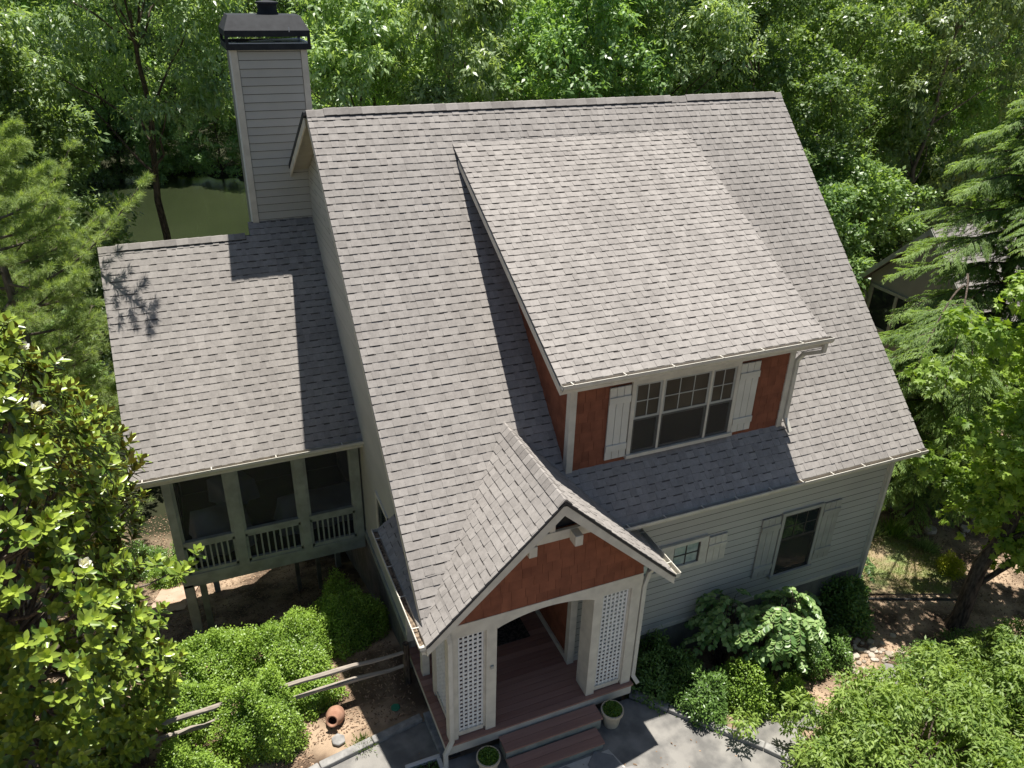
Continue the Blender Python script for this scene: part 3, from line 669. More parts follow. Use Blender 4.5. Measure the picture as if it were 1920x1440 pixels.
gutter((XG+AA, YF, ZP+.005), (XG+AA, -5.76, ZP+.005), (1, 0, 0), H, hang=.9, first=.3, debris=False)
box('fascia', (XG-AA+.005, YF+.03, ZP-.2), (XG-AA+.03, -4.03, ZP-.06), 'trim', H)
MB().prism([(XG-AA+.03, PY+.02, ZP-.19), (.46, PY+.02, ZP-.19), (.46, -4.05, ZP-.19), (XG-AA+.03, -4.05, ZP-.19)], (0, 0, -.015)).build('soffit', 'trim', H)
# beam with arch
ax0, ax1, zb, ztp = 1.29, 3.12, -7.2, -6.93
top = [(.42, ztp), (4.06, ztp)]; N_ = 18
arch = [(ax0+(ax1-ax0)*i/N_, -7.24+.175*math.sin(math.pi*i/N_)**.8) for i in range(N_+1)]
b = MB()
b.box((.42, PY-.02, -7.2), (ax0, PY+.14, ztp)); b.box((ax1, PY-.02, -7.2), (4.06, PY+.14, ztp))
for i in range(N_): b.prism([(arch[i][0], PY-.02, arch[i][1]), (arch[i+1][0], PY-.02, arch[i+1][1]), (arch[i+1][0], PY-.02, ztp), (arch[i][0], PY-.02, ztp)], (0, .16, 0))
b.build('arched_beam', 'trim', H)
for nm, x0, x1, dp in (('post', .42, .59, .16), ('post', 1.1, 1.29, .16), ('post', 3.11, 3.28, .4), ('post', 3.86, 4.06, .16)):
    box('porch_post', (x0, PY-.01, ZD), (x1, PY+dp, -7.19), 'trim', H, bevel=.006)
def lattice(axis, a, c, fixed, z0, z1):
    b = MB(); t = .02; w_ = .034; nx = max(3, round((c-a)/.092)); nz = round((z1-z0)/.1)
    def bx(u0, u1, za, zb_, d0, d1):
        if axis == 'x': b.box((u0, fixed+d0, za), (u1, fixed+d1, zb_))
        else: b.box((fixed+d0, u0, za), (fixed+d1, u1, zb_))
    for i in range(nx+1): u = a+(c-a-w_)*i/nx; bx(u, u+w_, z0, z1, 0, .012)
    for k in range(nz+1): z_ = z0+(z1-z0-.05)*k/nz; bx(a, c, z_, z_+.05, .0125, .024)
    p = b.build('lattice_panel', 'white', H)
    f = MB(); 
    def fx(u0, u1, za, zb_):
        if axis == 'x': f.box((u0, fixed-.02, za), (u1, fixed+.04, zb_))
        else: f.box((fixed-.02, u0, za), (fixed+.04, u1, zb_))
    fx(a-.03, a, z0-.05, z1+.02); fx(c, c+.03, z0-.05, z1+.02); fx(a, c, z0-.1, z0); fx(a, c, z1, z1+.03)
    f.build('frame', 'trim', p)
lattice('x', .61, 1.07, PY+.05, ZD+.13, -7.25); lattice('x', 3.31, 3.83, PY+.05, ZD+.13, -7.25)
lattice('y', -6.42, -5.62, .53, ZD+.13, -7.25)
box('porch_post', (.49, -5.6, ZD), (.62, -5.47, -6.95), 'trim', H)
box('porch_post', (.41, -5.08, ZD), (.55, -4.94, -6.95), 'trim', H)
MB().box((.42, -6.5, -7.1), (.58, -4.3, -6.95)).build('side_beam', 'trim', H)
# gable face
b = MB(); zr = lambda x: ZG-G*abs(x-XG)-.12
P = [(.5, -6.93), (4.02, -6.93), (4.02, zr(4.02)), (XG+.98, zr(XG+.98)-.0), (XG-.98, zr(XG-.98)), (.5, zr(.5))]
P = [(.42, -6.93), (4.06, -6.93), (3.96, -6.55), (XG+.82, -5.52), (XG-.82, -5.52), (.42, -6.55)]
courses(b, (0, PY, -6.93), (1, 0, 0), (0, 0, 1), [(p[0], p[1]+6.93) for p in ((.42, -6.93), (4.06, -6.93), (4.02, -6.52), (XG+.8, -5.5), (XG-.8, -5.5), (.4, -6.5))], .205, rg, (.14, .32), (.013,), (.4, .7), gap=.005, band=.007)
b.prism([(x, PY+.003, z) for x, z in ((.4, -6.93), (4.0, -6.93), (XG+.8, -5.5), (XG-.8, -5.5))], (0, .05, 0))
gf = b.build('gable_face', 'shake', H)
b = MB(); b.box((XG-.85, PY-.06, -5.66), (XG+.85, PY-.0, -5.48)); b.box((XG-.05, PY-.05, -5.48), (XG+.05, PY, -4.8)); b.build('collar_beam', 'trim', H)
for x in (XG-.42, XG+.38): box('beam_end', (x-.07, PY-.26, -5.7), (x+.07, PY-.06, -5.5), 'trim', H, bevel=.008)
MB().prism([(XG-.8, PY+.06, -5.5), (XG+.8, PY+.06, -5.5), (XG, PY+.06, -4.75)], (0, .03, 0)).build('gable_recess', 'fascia_dark', H)
# deck
b = MB(); yy = -6.732
while yy < -3.2:
    b.box((.33 if yy < -4.2 else .37, yy, ZD-.035), (4.1 if yy < -5.76 else 3.17, yy+.135, ZD), rg.random()); yy += .142
b.build('porch_deck', 'deck', H)
b = MB(); b.box((.36, -6.70, ZD-.27), (4.08, -6.66, ZD-.036)); b.box((.35, -6.66, ZD-.25), (.39, -4.2, ZD-.036)); b.box((4.04, -6.66, ZD-.25), (4.08, -5.8, ZD-.036)); b.build('rim_board', 'trim', H)
b = MB(); b.box((.45, -6.55, -10.4), (.65, -6.4, ZD-.2)); b.box((3.8, -6.55, -10.6), (4.0, -6.4, ZD-.2)); b.box((.55, -6.3, -10.6), (3.9, -6.28, ZD-.1)); b.build('deck_support', 'fascia_dark', H)
def step(x0, x1, y0, y1, z, hgt):
    b = MB(); d = (y1-y0)/2
    for k in range(2): b.box((x0, y0+k*d+.003, z-.035), (x1, y0+(k+1)*d-.003, z), rg.random())
    s = b.build('step', 'deck', H); MB().box((x0+.02, y0+.03, z-hgt), (x1-.02, y1, z-.036)).build('riser', 'porchtrim', s)
step(1.32, 3.27, -7.08, -6.735, -9.82, .3); step(1.32, 3.13, -7.44, -7.085, -10.0, .22)
# entry recess
b = MB(); courses(b, (3.18, -3.5, ZD+.12), (0, -1, 0), (0, 0, 1), [(0, 0), (2.22, 0), (2.22, 2.8), (0, 2.8)], .2, rg, (.14, .3), (.01,), (.4, .7), gap=.005, band=.007)
rw = b.build('entry_side_wall', 'shake', H)
MB().box((3.19, -5.7, ZD), (3.25, -3.5, -6.8)).build('wall_core', 'fascia_dark', rw)
box('baseboard', (3.13, -5.74, ZD), (3.18, -3.5, ZD+.12), 'trim', rw)
box('corner_board', (3.12, -5.84, ZD), (3.26, -5.7, -6.9), 'trim', H)
box('baseboard', (3.26, -5.8, ZD), (4.1, -5.75, ZD+.1), 'trim', H)
b = MB(); b.box((.4, -3.5, ZD), (3.2, -3.4, -6.8)); b.box((.46, -5.5, -6.95), (3.1, -3.5, -6.9)); b.box((.42, -6.5, -6.92), (4.06, -5.5, -6.88)); b.box((.4, -4.3, ZD), (.5, -3.4, -6.9)); b.build('entry_wall', 'siding', H)
d = MB(); d.box((1.25, -3.56, ZD+.03), (2.2, -3.5, ZD+2.1)); door = d.build('front_door', 'shake', H); MB().lathe([(.0, -.03), (.03, -.02), (.035, 0), (.03, .02), (0, .03)], (2.1, -3.6, ZD+1.0), n=10).build('door_knob', 'black', door)
downspout([(XG-AA-.05, YF+.08, ZP-.08), (XG-AA-.02, YF+.1, ZP-.2), (.42, -6.66, -7.05), (.44, -6.7, -7.2), (.44, -6.72, -9.55), (.3, -6.78, -9.75), (.3, -6.8, -10.08), (.16, -6.9, -10.16)], H)
downspout([(XG+AA+.05, -6.6, ZP-.08), (4.2, -6.62, -7.0), (4.12, -6.64, -7.25), (4.12, -6.64, -9.5), (4.2, -6.7, -9.66)], H)
downspout([(10.85, -6.25, -6.28), (10.8, -5.9, -6.45), (10.72, -5.8, -6.6), (10.72, -5.8, -11)], H)
box('house_light', (1.17, PY-.04, -8.12), (1.23, PY-.01, -8.06), 'sash', H)
MB().box((1.55, -4.85, ZD+.004), (2.72, -4.1, ZD+.02))
o = box('doormat', (1.5, -4.9, ZD+.003), (2.75, -4.2, ZD+.018), 'rug'); tag(o, 'dark patterned doormat lying inside the shaded entry porch', 'doormat')
# ---------------------------------------------------------------- ground items
def gr(x, y): return float(gz(x, y))
# concrete walk (left and right of the steps), kerbs
def sheet(name, poly, z, th, m, kind=None, label=None):
    o = MB().prism([(x, y, z-th) for x, y in poly], (0, 0, th)).build(name, m)
    if kind: tag(o, kind=kind, label=label)
    return o
walk = sheet('pavement', [(-6, -7.25), (-1.75, -5.98), (.32, -5.62), (.42, -6.6), (4.1, -6.6), (4.7, -7.18), (5.87, -8.58), (7.2, -10.4), (7.2, -16), (-6, -16)], -10.188, .5, 'concrete', 'structure', 'weathered grey concrete walk in front of the entry steps')
def kerb(pts, w_=.16, h=.13, zb=-10.4):
    for i in range(len(pts)-1):
        a, c = Vector((*pts[i], -10.15)), Vector((*pts[i+1], -10.15)); L = (c-a).length; n = max(1, round(L/1.1)); d = (c-a)/n
        for k in range(n):
            p = a+d*k+d.normalized()*.006; q = a+d*(k+1)-d.normalized()*.006
            b = MB(); b.bar(p+V3(0, 0, -.1), q+V3(0, 0, -.1), w_, .3)
            yield b
i_ = 0
for side, pts in (('left', [(-5.2, -6.85), (-1.75, -5.9), (.22, -5.56)]), ('left', [(.34, -5.5), (.36, -6.5)]), ('right', [(4.2, -6.52), (4.72, -7.12), (5.9, -8.5), (7.0, -10)])):
    for b in kerb(pts):
        o = b.build('kerb_stone', 'kerb', bevel=.02)
        tag(o, ('grey edging stone between the mulch bed and the walk left of the steps' if side == 'left' else 'grey edging stone along the planted bed right of the steps'), 'edging stone', 'edging stones '+side+' of the steps')
# flagstones at the foot of the steps
fr_ = random.Random(4)
fs = [(1.55, -7.75, .34), (2.2, -7.85, .42), (2.95, -7.75, .33), (1.2, -8.2, .35), (1.9, -8.5, .4), (2.7, -8.45, .38), (3.3, -8.15, .25)]
sheet('mortar_bed', [(1.05, -7.47), (3.2, -7.47), (3.55, -8.9), (.7, -8.9)], -10.176, .02, 'mortar', 'structure', 'pale mortar bed under the flagstones at the steps')
def stone(name, x, y, r, z, h, m, label, cat, group=None, seed=0):
    q = random.Random(seed); n = q.randint(6, 8); a0 = q.random()*6
    P = [(r*q.uniform(.82, 1.15)*math.cos(a0+2*math.pi*k/n), r*q.uniform(.75, 1.1)*math.sin(a0+2*math.pi*k/n), 0) for k in range(n)]
    b = MB(); b.prism(P, (0, 0, h), q.random()); o = b.build(name, m, bevel=min(.02, h*.4)); o.location = (x, y, z); return tag(o, label, cat, group)
for k, (x, y, r) in enumerate(fs): stone('flagstone', x, y, r, -10.176, .012, 'flag', 'irregular grey flagstone set in pale mortar at the foot of the steps', 'flagstone', 'flagstones at the foot of the steps', k)
for k, (x, y, r, lb) in enumerate([(6.35, -8.15, .62, 'large pale stepping stone between the shrubs beside the walk'), (7.3, -7.85, .5, 'pale stepping stone behind the large one, half under the shrub'), (9.9, -8.0, .5, 'shaded grey stepping stone beside the river rocks'), (8.7, -8.3, .45, 'grey stepping stone under the edge of the fine leaved shrub')]):
    stone('stepping_stone', x, y, r, gr(x, y)-.02, .07, 'concrete', lb, 'stepping stone', None, k+20)
stone('fieldstone', -1.34, -5.47, .14, -10.19, .06, 'kerb', 'small flat tan stone on the mulch below the clay jar', 'stone', None, 3)
for k in range(46):
    x = fr_.gauss(9.7, .5); y = fr_.gauss(-7.2, .28); r = fr_.uniform(.05, .11)
    stone('river_rock', x, y, r, gr(x, y)-.01, r*.8, 'rock', 'rounded river rock in the shaded rock bed under the trees', 'rock', 'river rocks in the shaded bed', k+50)
for k in range(26):
    x = fr_.gauss(15.7, .7); y = fr_.gauss(-3.6, .5); r = fr_.uniform(.08, .2)
    stone('white_rock', x, y, r, gr(x, y)-.01, r*.7, 'rock', 'pale sunlit rock at the back edge of the small lawn', 'rock', 'pale rocks behind the lawn', k+150)
# low timber edging at the right of the house
o = MB().bar((10.85, -5.74, -10.7), (13.4, -6.62, -10.84), .07, .16).build('garden_edging', 'fascia_dark', bevel=.01); tag(o, 'dark low timber edging between the small lawn and the shaded bed', 'edging')
# lawn
LP = [(10.95, -5.6), (13.3, -6.4), (14.5, -5.5), (14.2, -4.4), (12.7, -3.4), (11.0, -3.2)]
def tri_sheet(name, poly, dz, m, label):
    cx = sum(p[0] for p in poly)/len(poly); cy = sum(p[1] for p in poly)/len(poly); b = MB(); n = 6
    for i in range(len(poly)):
        a, c = poly[i], poly[(i+1) % len(poly)]
        for s in range(8):
            u0, u1 = s/8, (s+1)/8
            A = (a[0]+(c[0]-a[0])*u0, a[1]+(c[1]-a[1])*u0); B = (a[0]+(c[0]-a[0])*u1, a[1]+(c[1]-a[1])*u1)
            for t in range(n):
                r0, r1 = t/n, (t+1)/n
                P = [(cx+(p[0]-cx)*r, cy+(p[1]-cy)*r) for p, r in ((A, r0), (A, r1), (B, r1), (B, r0))]
                b.face([(x, y, gr(x, y)+dz) for x, y in (P if t else P[1:])])
    o = b.build(name, m, smooth=True); return tag(o, label, kind='structure')
M['lawn'] = mat('thin_lawn', (.3, .23, .14), (.2, .24, .09), scale=2.5, rough=1, detail=8, contrast=(.4, .6), grain=.3, bump=.4)
M['path'] = mat('clay_path', (.4, .27, .19), (.5, .36, .27), scale=3, rough=1)
tri_sheet('lawn', LP, .035, 'lawn', 'small patchy lawn beside the right corner of the house')
tri_sheet('path', [(-4.0, 1.2), (-3.5, 3.5), (-3.3, 7), (-4.3, 7), (-4.5, 4), (-4.9, 1.5)], .04, 'path', 'pinkish clay path below the screened porch')
# fence
ft = thing('split_rail_fence', 'weathered split rail fence with two rails beside the entry porch', 'fence', (-1.7, -4.62, -10.2))
def rail(x0, x1, z, sd):
    q = random.Random(sd); n = 9; P = []; Rr = []
    for i in range(n+1):
        t = i/n; P.append((x0+(x1-x0)*t+1.7, q.uniform(-.02, .02), z+q.uniform(-.015, .015)+.02*math.sin(3*t))); Rr.append(.05*(1-.35*abs(2*t-1)**3)*q.uniform(.85, 1.15))
    MB().tube(P, Rr, 7).build('rail', 'wood', ft)
for z in (.48, .84):
    rail(-2.8, .2, z, 3+int(z*10)); rail(-4.6, -2.7, z-.03, 5+int(z*10))
for x in (.22, -2.75, -4.6): MB().tube([(x+1.7, 0, -.2), (x+1.7, .01, .5), (x+1.7, 0, 1.05)], [.075, .07, .065], 8).build('fence_post', 'bark', ft)
# clay jar on its side
jr = thing('clay_jar', 'round terracotta jar lying on its side on the mulch', 'jar', (-1.3, -5.02, -10.055))
prof = [(0, -.25), (.1, -.245), (.17, -.19), (.205, -.08), (.2, .03), (.165, .13), (.12, .18), (.1, .2), (.115, .235), (.14, .25), (.135, .262), (.105, .255), (.085, .21), (.11, .15), (.15, .05), (.16, -.1), (.0, -.2)]
rt = Vector((-.35, -.75, .42)).to_track_quat('Z', 'Y').to_matrix()
MB().lathe([(a*.85, c*.85) for a, c in prof], n=28, rot=rt).build('jar_body', 'terra', jr, smooth=True)
o = MB().lathe([(0, .012), (.075, .012), (.09, 0), (.09, -.01)], n=20).build('valve_cover', 'green'); o.location = (-.17, -5.13, -10.185); tag(o, 'small round green plastic cover set in the shaded mulch', 'cover')
# pots
def pot(x, y, z, label, seed):
    p = thing('flower_pot', label, 'flower pot', (x, y, z))
    MB().lathe([(0, 0), (.135, 0), (.15, .04), (.19, .33), (.215, .34), (.215, .4), (.19, .4), (.185, .35), (0, .34)], n=28).build('pot', 'pot', p, smooth=False)
    MB().lathe([(.185, .345), (0, .35)], n=20).build('soil', 'soil', p)
    g = np.random.default_rng(seed); n = 1500; r = .185*np.sqrt(g.random(n)); a = g.random(n)*6.283
    P = np.stack([r*np.cos(a), r*np.sin(a), .35+.12*(1-(r/.2)**2)*g.random(n)+.02], 1)
    D = rdir(g, n)*.8+np.array([0, 0, .5]); leaves('plant', P, D, rdir(g, n)+np.array([0, 0, 1.2]), .035, .024, 'azalea', p, 'diamond', tone=g.random(n)*.6)
pot(3.52, -6.98, -10.2, 'cream pot of low green plants right of the entry steps', 1)
pot(1.0, -7.05, -10.2, 'cream pot of low green plants left of the entry steps', 2)
sb = thing('splash_basin', 'pale concrete basin holding dark plants below the left downspout', 'basin', (-.02, -6.85, -10.2))
b = MB(); b.box((-.34, .3, 0), (.3, .38, .12)); b.box((.22, -.5, 0), (.3, .299, .12)); b.box((-.34, -.5, 0), (-.26, .299, .12)); b.box((-.26, -.5, 0), (.22, -.42, .12)); b.build('basin', 'capbase', sb, bevel=.01)
MB().box((-.26, -.42, 0), (.22, .3, .05)).build('soil', 'soil', sb)
g = np.random.default_rng(5); n = 500; P = np.stack([g.uniform(-.24, .2, n), g.uniform(-.4, .28, n), .06+.05*g.random(n)], 1); leaves('plant', P, rdir(g, n)+np.array([0, 0, .6]), rdir(g, n)+np.array([0, 0, 1.]), .05, .03, 'darkshrub', sb)
# covered furniture on the screened porch
def draped(name, label, w_, d, h, loc, rz, peak=.25, seed=1):
    t = np.random.default_rng(seed); b = MB(); n = 22; V_ = {}
    X = np.linspace(-1, 1, n)
    ph = t.random(8)*6
    def P(i, j):
        x, y = X[i], X[j]; r = max(abs(x), abs(y)); an = math.atan2(y, x)
        top = h+peak*math.exp(-((x+.3)**2*6+(y)**2*4))+.03*math.sin(5*x+ph[0])*math.cos(4*y+ph[1])
        if r < .72: return (x*w_/2/.72, y*d/2/.72, top)
        k = (r-.72)/.28; s = 1/r*.72; fl = 1+.1*k*(1+.9*math.sin(an*11+ph[2]))
        return (x*s*w_/2/.72*fl, y*s*d/2/.72*fl, top*(1-k)+.05*k)
    for i in range(n-1):
        for j in range(n-1): b.face([P(i, j), P(i+1, j), P(i+1, j+1), P(i, j+1)])
    o = b.build(name, 'cloth', smooth=False)
    bm_ = o.modifiers.new('weld', 'WELD'); bm_.merge_threshold = .001
    o.data.polygons.foreach_set('use_smooth', [True]*len(o.data.polygons))
    o.location = loc; o.rotation_euler = (0, 0, rz); return tag(o, label, 'covered furniture')
draped('covered_table', 'table under a pale grey dust cover in the left bay of the screened porch', 1.15, 1.0, .68, (-2.75, .1, zf), .1, .22, 1)
draped('covered_sofa', 'sofa under a pale grey dust cover in the right bay of the screened porch', 1.75, .85, .55, (-.55, .2, zf), .06, .3, 2)
draped('covered_chair', 'round chair under a dark cover at the back of the screened porch', .8, .8, .6, (-2.4, 1.7, zf), .5, .1, 3)
# neighbour's house
N_H = wthing('neighbour_house', 'grey sided neighbour house with a screened gable end behind the hemlock', 'house', (27, 3.4, -12))
ap, hz, hy = (3.4, -5.2), 1.0, 2.75
b = MB()
for s in (-1, 1):
    U = (1, 0, 0) if s < 0 else (-1, 0, 0); O = (21.6, ap[0]-hy, ap[1]-hy) if s < 0 else (33, ap[0]+hy, ap[1]-hy)
    courses(b, O, U, (0, -s, 1), [(0, 0), (11.4, 0), (11.4, hy*1.414), (0, hy*1.414)], .16, rg, (.2, .5), HS)
nr = b.build('roof', 'shingle', N_H)
b = MB(); b.prism([(21.62, ap[0]-hy, ap[1]-hy-.03), (21.62, ap[0], ap[1]-.03), (21.62, ap[0]+hy, ap[1]-hy-.03), (21.62, ap[0]+hy, ap[1]-hy-.1), (21.62, ap[0], ap[1]-.1), (21.62, ap[0]-hy, ap[1]-hy-.1)], (11.3, 0, 0)); b.build('roof_deck', 'roofedge', nr)
for s in (-1, 1): MB().prism([(21.56, ap[0], ap[1]-.02), (21.56, ap[0]+s*hy, ap[1]-hy-.02), (21.56, ap[0]+s*hy, ap[1]-hy-.24), (21.56, ap[0], ap[1]-.24)], (.04, 0, 0)).build('rake_board', 'porchtrim', nr)
b = MB(); b.prism([(22, ap[0]-2.35, -13), (22, ap[0]+2.35, -13), (22, ap[0]+2.35, -7.7), (22, ap[0], -5.38), (22, ap[0]-2.35, -7.7)], (10.8, 0, 0))
b.build('wall', 'siding', N_H)
f = MB(); zt2, zb2 = -8.15, -9.6
for y in (5.55, 4.35, 3.15, 1.9): f.box((21.93, y-.06, zb2), (22, y+.06, zt2))
f.box((21.94, 1.9, zt2), (22, 5.6, zt2+.12)); f.box((21.92, 1.9, zb2-.14), (22, 5.6, zb2)); wN = f.build('window', 'porchtrim', N_H)
box('pane', (21.97, 1.95, zb2), (21.99, 5.5, zt2), 'glass', wN)
gutter((21.6, ap[0]+hy, ap[1]-hy), (33, ap[0]+hy, ap[1]-hy), (0, 1, 0), N_H, hang=3, debris=False)
downspout([(21.75, 6.15, -8.0), (21.9, 5.9, -8.3), (21.93, 5.72, -8.6), (21.93, 5.72, -12)], N_H, col='porchtrim')

gl = np.random.default_rng(99); n = 260
P = np.stack([gl.uniform(-2, 5.6, n), gl.uniform(-9.5, -5.9, n), np.full(n, -10.18)], 1); P = P[((P[:, 0] < .2) & (P[:, 1] < -6.2)) | (P[:, 1] < -7.6)]
P = P[(P[:, 0] < 4.5) | (P[:, 1] < -7.4-(P[:, 0]-4.7)*1.2)]
o = leaves('fallen_leaves', P, rdir(gl, len(P))*np.array([1, 1, .15]), np.array([[0, 0, 1.]])+rdir(gl, len(P))*.3, gl.uniform(.03, .07, len(P)), .025, 'litter', None, 'diamond', tone=gl.random(len(P))); tag(o, 'scattered dry leaves on the concrete walk', 'leaves', kind='stuff')
# ---------------------------------------------------------------- vegetation
def limb(b, a, c, r0, r1, seed, n=6, wob=.08):
    q = random.Random(seed); a = Vector(a); c = Vector(c); L = (c-a).length
    P = [a.lerp(c, i/n)+Vector((q.gauss(0, wob), q.gauss(0, wob), q.gauss(0, wob*.5)))*L*.25*math.sin(math.pi*i/n) for i in range(n+1)]
    b.tube(P, [r0+(r1-r0)*i/n for i in range(n+1)], 6, cap=False); return P
def crown_pts(g, n, R, zb, zt, inner=.45):
    t = g.random(n); a = g.random(n)*2*np.pi; prof = np.sin(np.pi*(t*.82+.12))**.6
    lump = 1+.22*np.sin(3*a+g.random()*6)+.12*np.sin(5*a+t*6)
    r = R*prof*lump*np.sqrt(inner**2+(1-inner**2)*g.random(n))
    return np.stack([r*np.cos(a), r*np.sin(a), zb+(zt-zb)*t], 1)
def sprays(g, C, rc, ns, nl, L, Wd, m, parent, shape='fold', droop=.35, spread=1.0, tonebias=0, flat=.75, name='crown', updir=.25):
    n = len(C); rc = np.broadcast_to(rc, (n,))
    d = rdir(g, n*ns); d[:, 2] = np.abs(d[:, 2]+.35)*np.where(g.random(n*ns) < .8, 1, -1)
    d = nrm(d); cc = np.repeat(C, ns, 0); rr = np.repeat(rc, ns)
    P = cc+d*(rr*g.uniform(.7, 1.05, n*ns))[:, None]*np.array([1, 1, flat])
    out = nrm(d+np.array([0, 0, updir]))
    ct = np.repeat(g.random(n), ns*nl); st = np.repeat(g.random(n*ns), nl)
    P2 = np.repeat(P, nl, 0); O2 = np.repeat(out, nl, 0); N = len(P2)
    D = nrm(O2*.45+rdir(g, N)*spread*.75+np.array([0, 0, -droop])); Nn = nrm(O2+np.array([0, 0, .8])+rdir(g, N)*.35)
    P2 = P2+rdir(g, N)*(.12*L/.2)
    tone = np.clip(.45*g.random(N)+.3*ct+.25*st+tonebias, 0, 1)
    s = g.uniform(.75, 1.2, N)
    return leaves(name, P2, D, Nn, L*s, Wd*s, m, parent, shape, tone)
def broad_tree(name, seed, Hh, R, zb, m, ncl, ns, L, Wd, label, cat='tree', group=None, loc=(0, 0, 0), droop=.35, shape='diamond', bark='bark', r0=.2, rc=(.5, 1.0), nl=7, flat=.75, spread=1.0, lean=(0, 0), nlimb=18, updir=.25):
    g = np.random.default_rng(seed); t = thing(name, label, cat, loc, group)
    C = crown_pts(g, ncl, R, zb, Hh); b = MB(); top = (lean[0]*.5, lean[1]*.5, Hh*.8)
    C[:, 0] += lean[0]*.6; C[:, 1] += lean[1]*.6
    tp = limb(b, (0, 0, -.4), top, r0, r0*.25, seed, 10, .05)
    for k in range(min(nlimb, ncl)):
        c = C[k]; zz = max(zb*.7, c[2]-abs(c[0])-abs(c[1])*.6); zz = min(max(zz, .5), Hh*.75); f_ = (zz+.4)/(Hh*.8+.4); i = min(int(f_*10), 9)
        st = Vector(tp[i]).lerp(Vector(tp[i+1]), f_*10-i); limb(b, st, c, r0*.38*(1-f_*.5), .015, seed*7+k, 5, .12)
    b.build('trunk', bark, t, smooth=True)
    sprays(g, C, g.uniform(*rc, ncl), ns, nl, L, Wd, m, t, shape, droop, flat=flat, spread=spread, updir=updir)
    return t
# forest prototypes ------------------------------------------------
FT = []
specs = [
 dict(seed=11, Hh=16, R=3.6, zb=3.5, m='oak', ncl=110, ns=56, rc=(.65, 1.15), L=.22, Wd=.105, shape='diamond'),
 dict(seed=12, Hh=18, R=4.0, zb=4.5, m='hickory', ncl=105, ns=54, rc=(.65, 1.2), L=.27, Wd=.1, droop=.75, shape='diamond', bark='palebark'),
 dict(seed=13, Hh=15, R=3.9, zb=2.0, m='oak', ncl=135, ns=52, L=.19, Wd=.1, droop=.2, rc=(.55, .95)),
 dict(seed=14, Hh=17, R=3.3, zb=5, m='hickory', ncl=100, ns=54, L=.24, Wd=.095, droop=.6, rc=(.7, 1.2)),
 dict(seed=15, Hh=6.5, R=2.6, zb=.4, m='oak', ncl=120, ns=34, L=.16, Wd=.09, droop=.25, rc=(.35, .7), r0=.09),
 dict(seed=16, Hh=19, R=3.7, zb=12, m='hickory', ncl=120, ns=30, L=.24, Wd=.08, droop=.7, nlimb=14, r0=.24),
]
rr_ = random.Random(77)
FOREST = [  # proto, x, y, scale, crown tint label
 (5, -3.0, 16, 1.02, 'tall tree whose bare dark trunk stands in front of the pond left of the chimney'),
 (0, -8.6, 15.5, 1.05, 'broad green tree at the upper left edge above the pine'),
 (3, -9.5, 22, 1.15, 'tree with a split trunk at the left bank of the pond'),
 (4, -7.3, 10, .95, 'bushy young tree between the pine and the pond bank'),
 (3, 4.2, 14.2, .95, 'light green tree directly behind the sided chimney, left of the main ridge'),
 (1, 7.6, 14, .9, 'tree with drooping light leaves behind the left third of the main ridge'),
 (0, 12.3, 13.6, 1.0, 'dark green tree behind the middle of the main ridge'),
 (3, 16.8, 14.2, 1.0, 'tree with a forked pale trunk behind the ridge above the dormer'),
 (2, 21.6, 13.6, 1.0, 'dense green tree behind the right end of the main ridge'),
 (0, 27, 14.5, .95, 'round crowned tree right of the main ridge end'),
 (1, 32.5, 13.5, .98, 'yellowish green tree above the neighbour house roof'),
 (2, 38.5, 13, 1.0, 'bright green tree at the right edge above the hemlock'),
 (4, 18.4, 8.3, 1.1, 'low bushy tree against the upper right rake of the main roof'),
 (4, 21.6, 9.4, 1.15, 'low bushy tree between the right rake and the neighbour house, the nearer one'),
 (4, 25.5, 10.6, 1.25, 'low bushy tree behind the neighbour house gable'),
 (4, 17.0, 5.2, .8, 'small leafy tree close to the right rake halfway down the roof'),
 (2, 6.5, 22.5, 1.05, 'tree in the second row behind the left part of the ridge'),
 (3, 12.2, 21.5, 1.1, 'tree in the second row behind the middle of the ridge'),
 (0, 18.5, 20.5, 1.1, 'tree in the second row above the dormer roof'),
 (1, 25, 21, 1.05, 'tree in the second row behind the right end of the ridge'),
 (2, 32, 20, 1.1, 'tree in the second row above the low bushy trees at right'),
 (0, 40, 21, 1.1, 'tree in the second row near the right edge'),
 (1, 48, 20, 1.0, 'tree in the second row at the far right edge'),
 (0, 12, 31.5, 1.1, 'tree in the third row behind the left part of the ridge'),
 (2, 20, 30.5, 1.1, 'tree in the third row behind the middle of the ridge'),
 (3, 28, 31, 1.12, 'tree in the third row above the right half of the ridge'),
 (0, 36, 30, 1.05, 'tree in the third row right of the ridge end'),
 (1, 45, 32, .98, 'tree in the third row near the upper right corner'),
 (2, 55, 31, .98, 'tree in the third row at the upper right corner'),
 (2, -13, 64, 1.2, 'tree on the far bank of the pond at the left frame edge'),
 (0, -7, 61, 1.15, 'tree on the far bank of the pond, second from the left'),
 (1, -1.5, 63, 1.2, 'tree on the far bank of the pond behind the bare trunk'),
 (2, 4, 60, 1.15, 'tree on the far bank of the pond just left of the chimney'),
 (0, 10, 60, 1.15, 'tree on the far bank of the pond hidden by the chimney cap'),
 (4, -9, 58.5, 1.0, 'bush overhanging the far pond bank at left'),
 (4, -3.5, 59.2, 1.1, 'bush overhanging the far pond bank left of the trunk'),
 (4, 1.2, 58.0, 1.0, 'bush overhanging the far pond bank right of the trunk'),
 (4, -15, 55, 1.1, 'bush on the far pond bank behind the pine'),
]
protos = {}
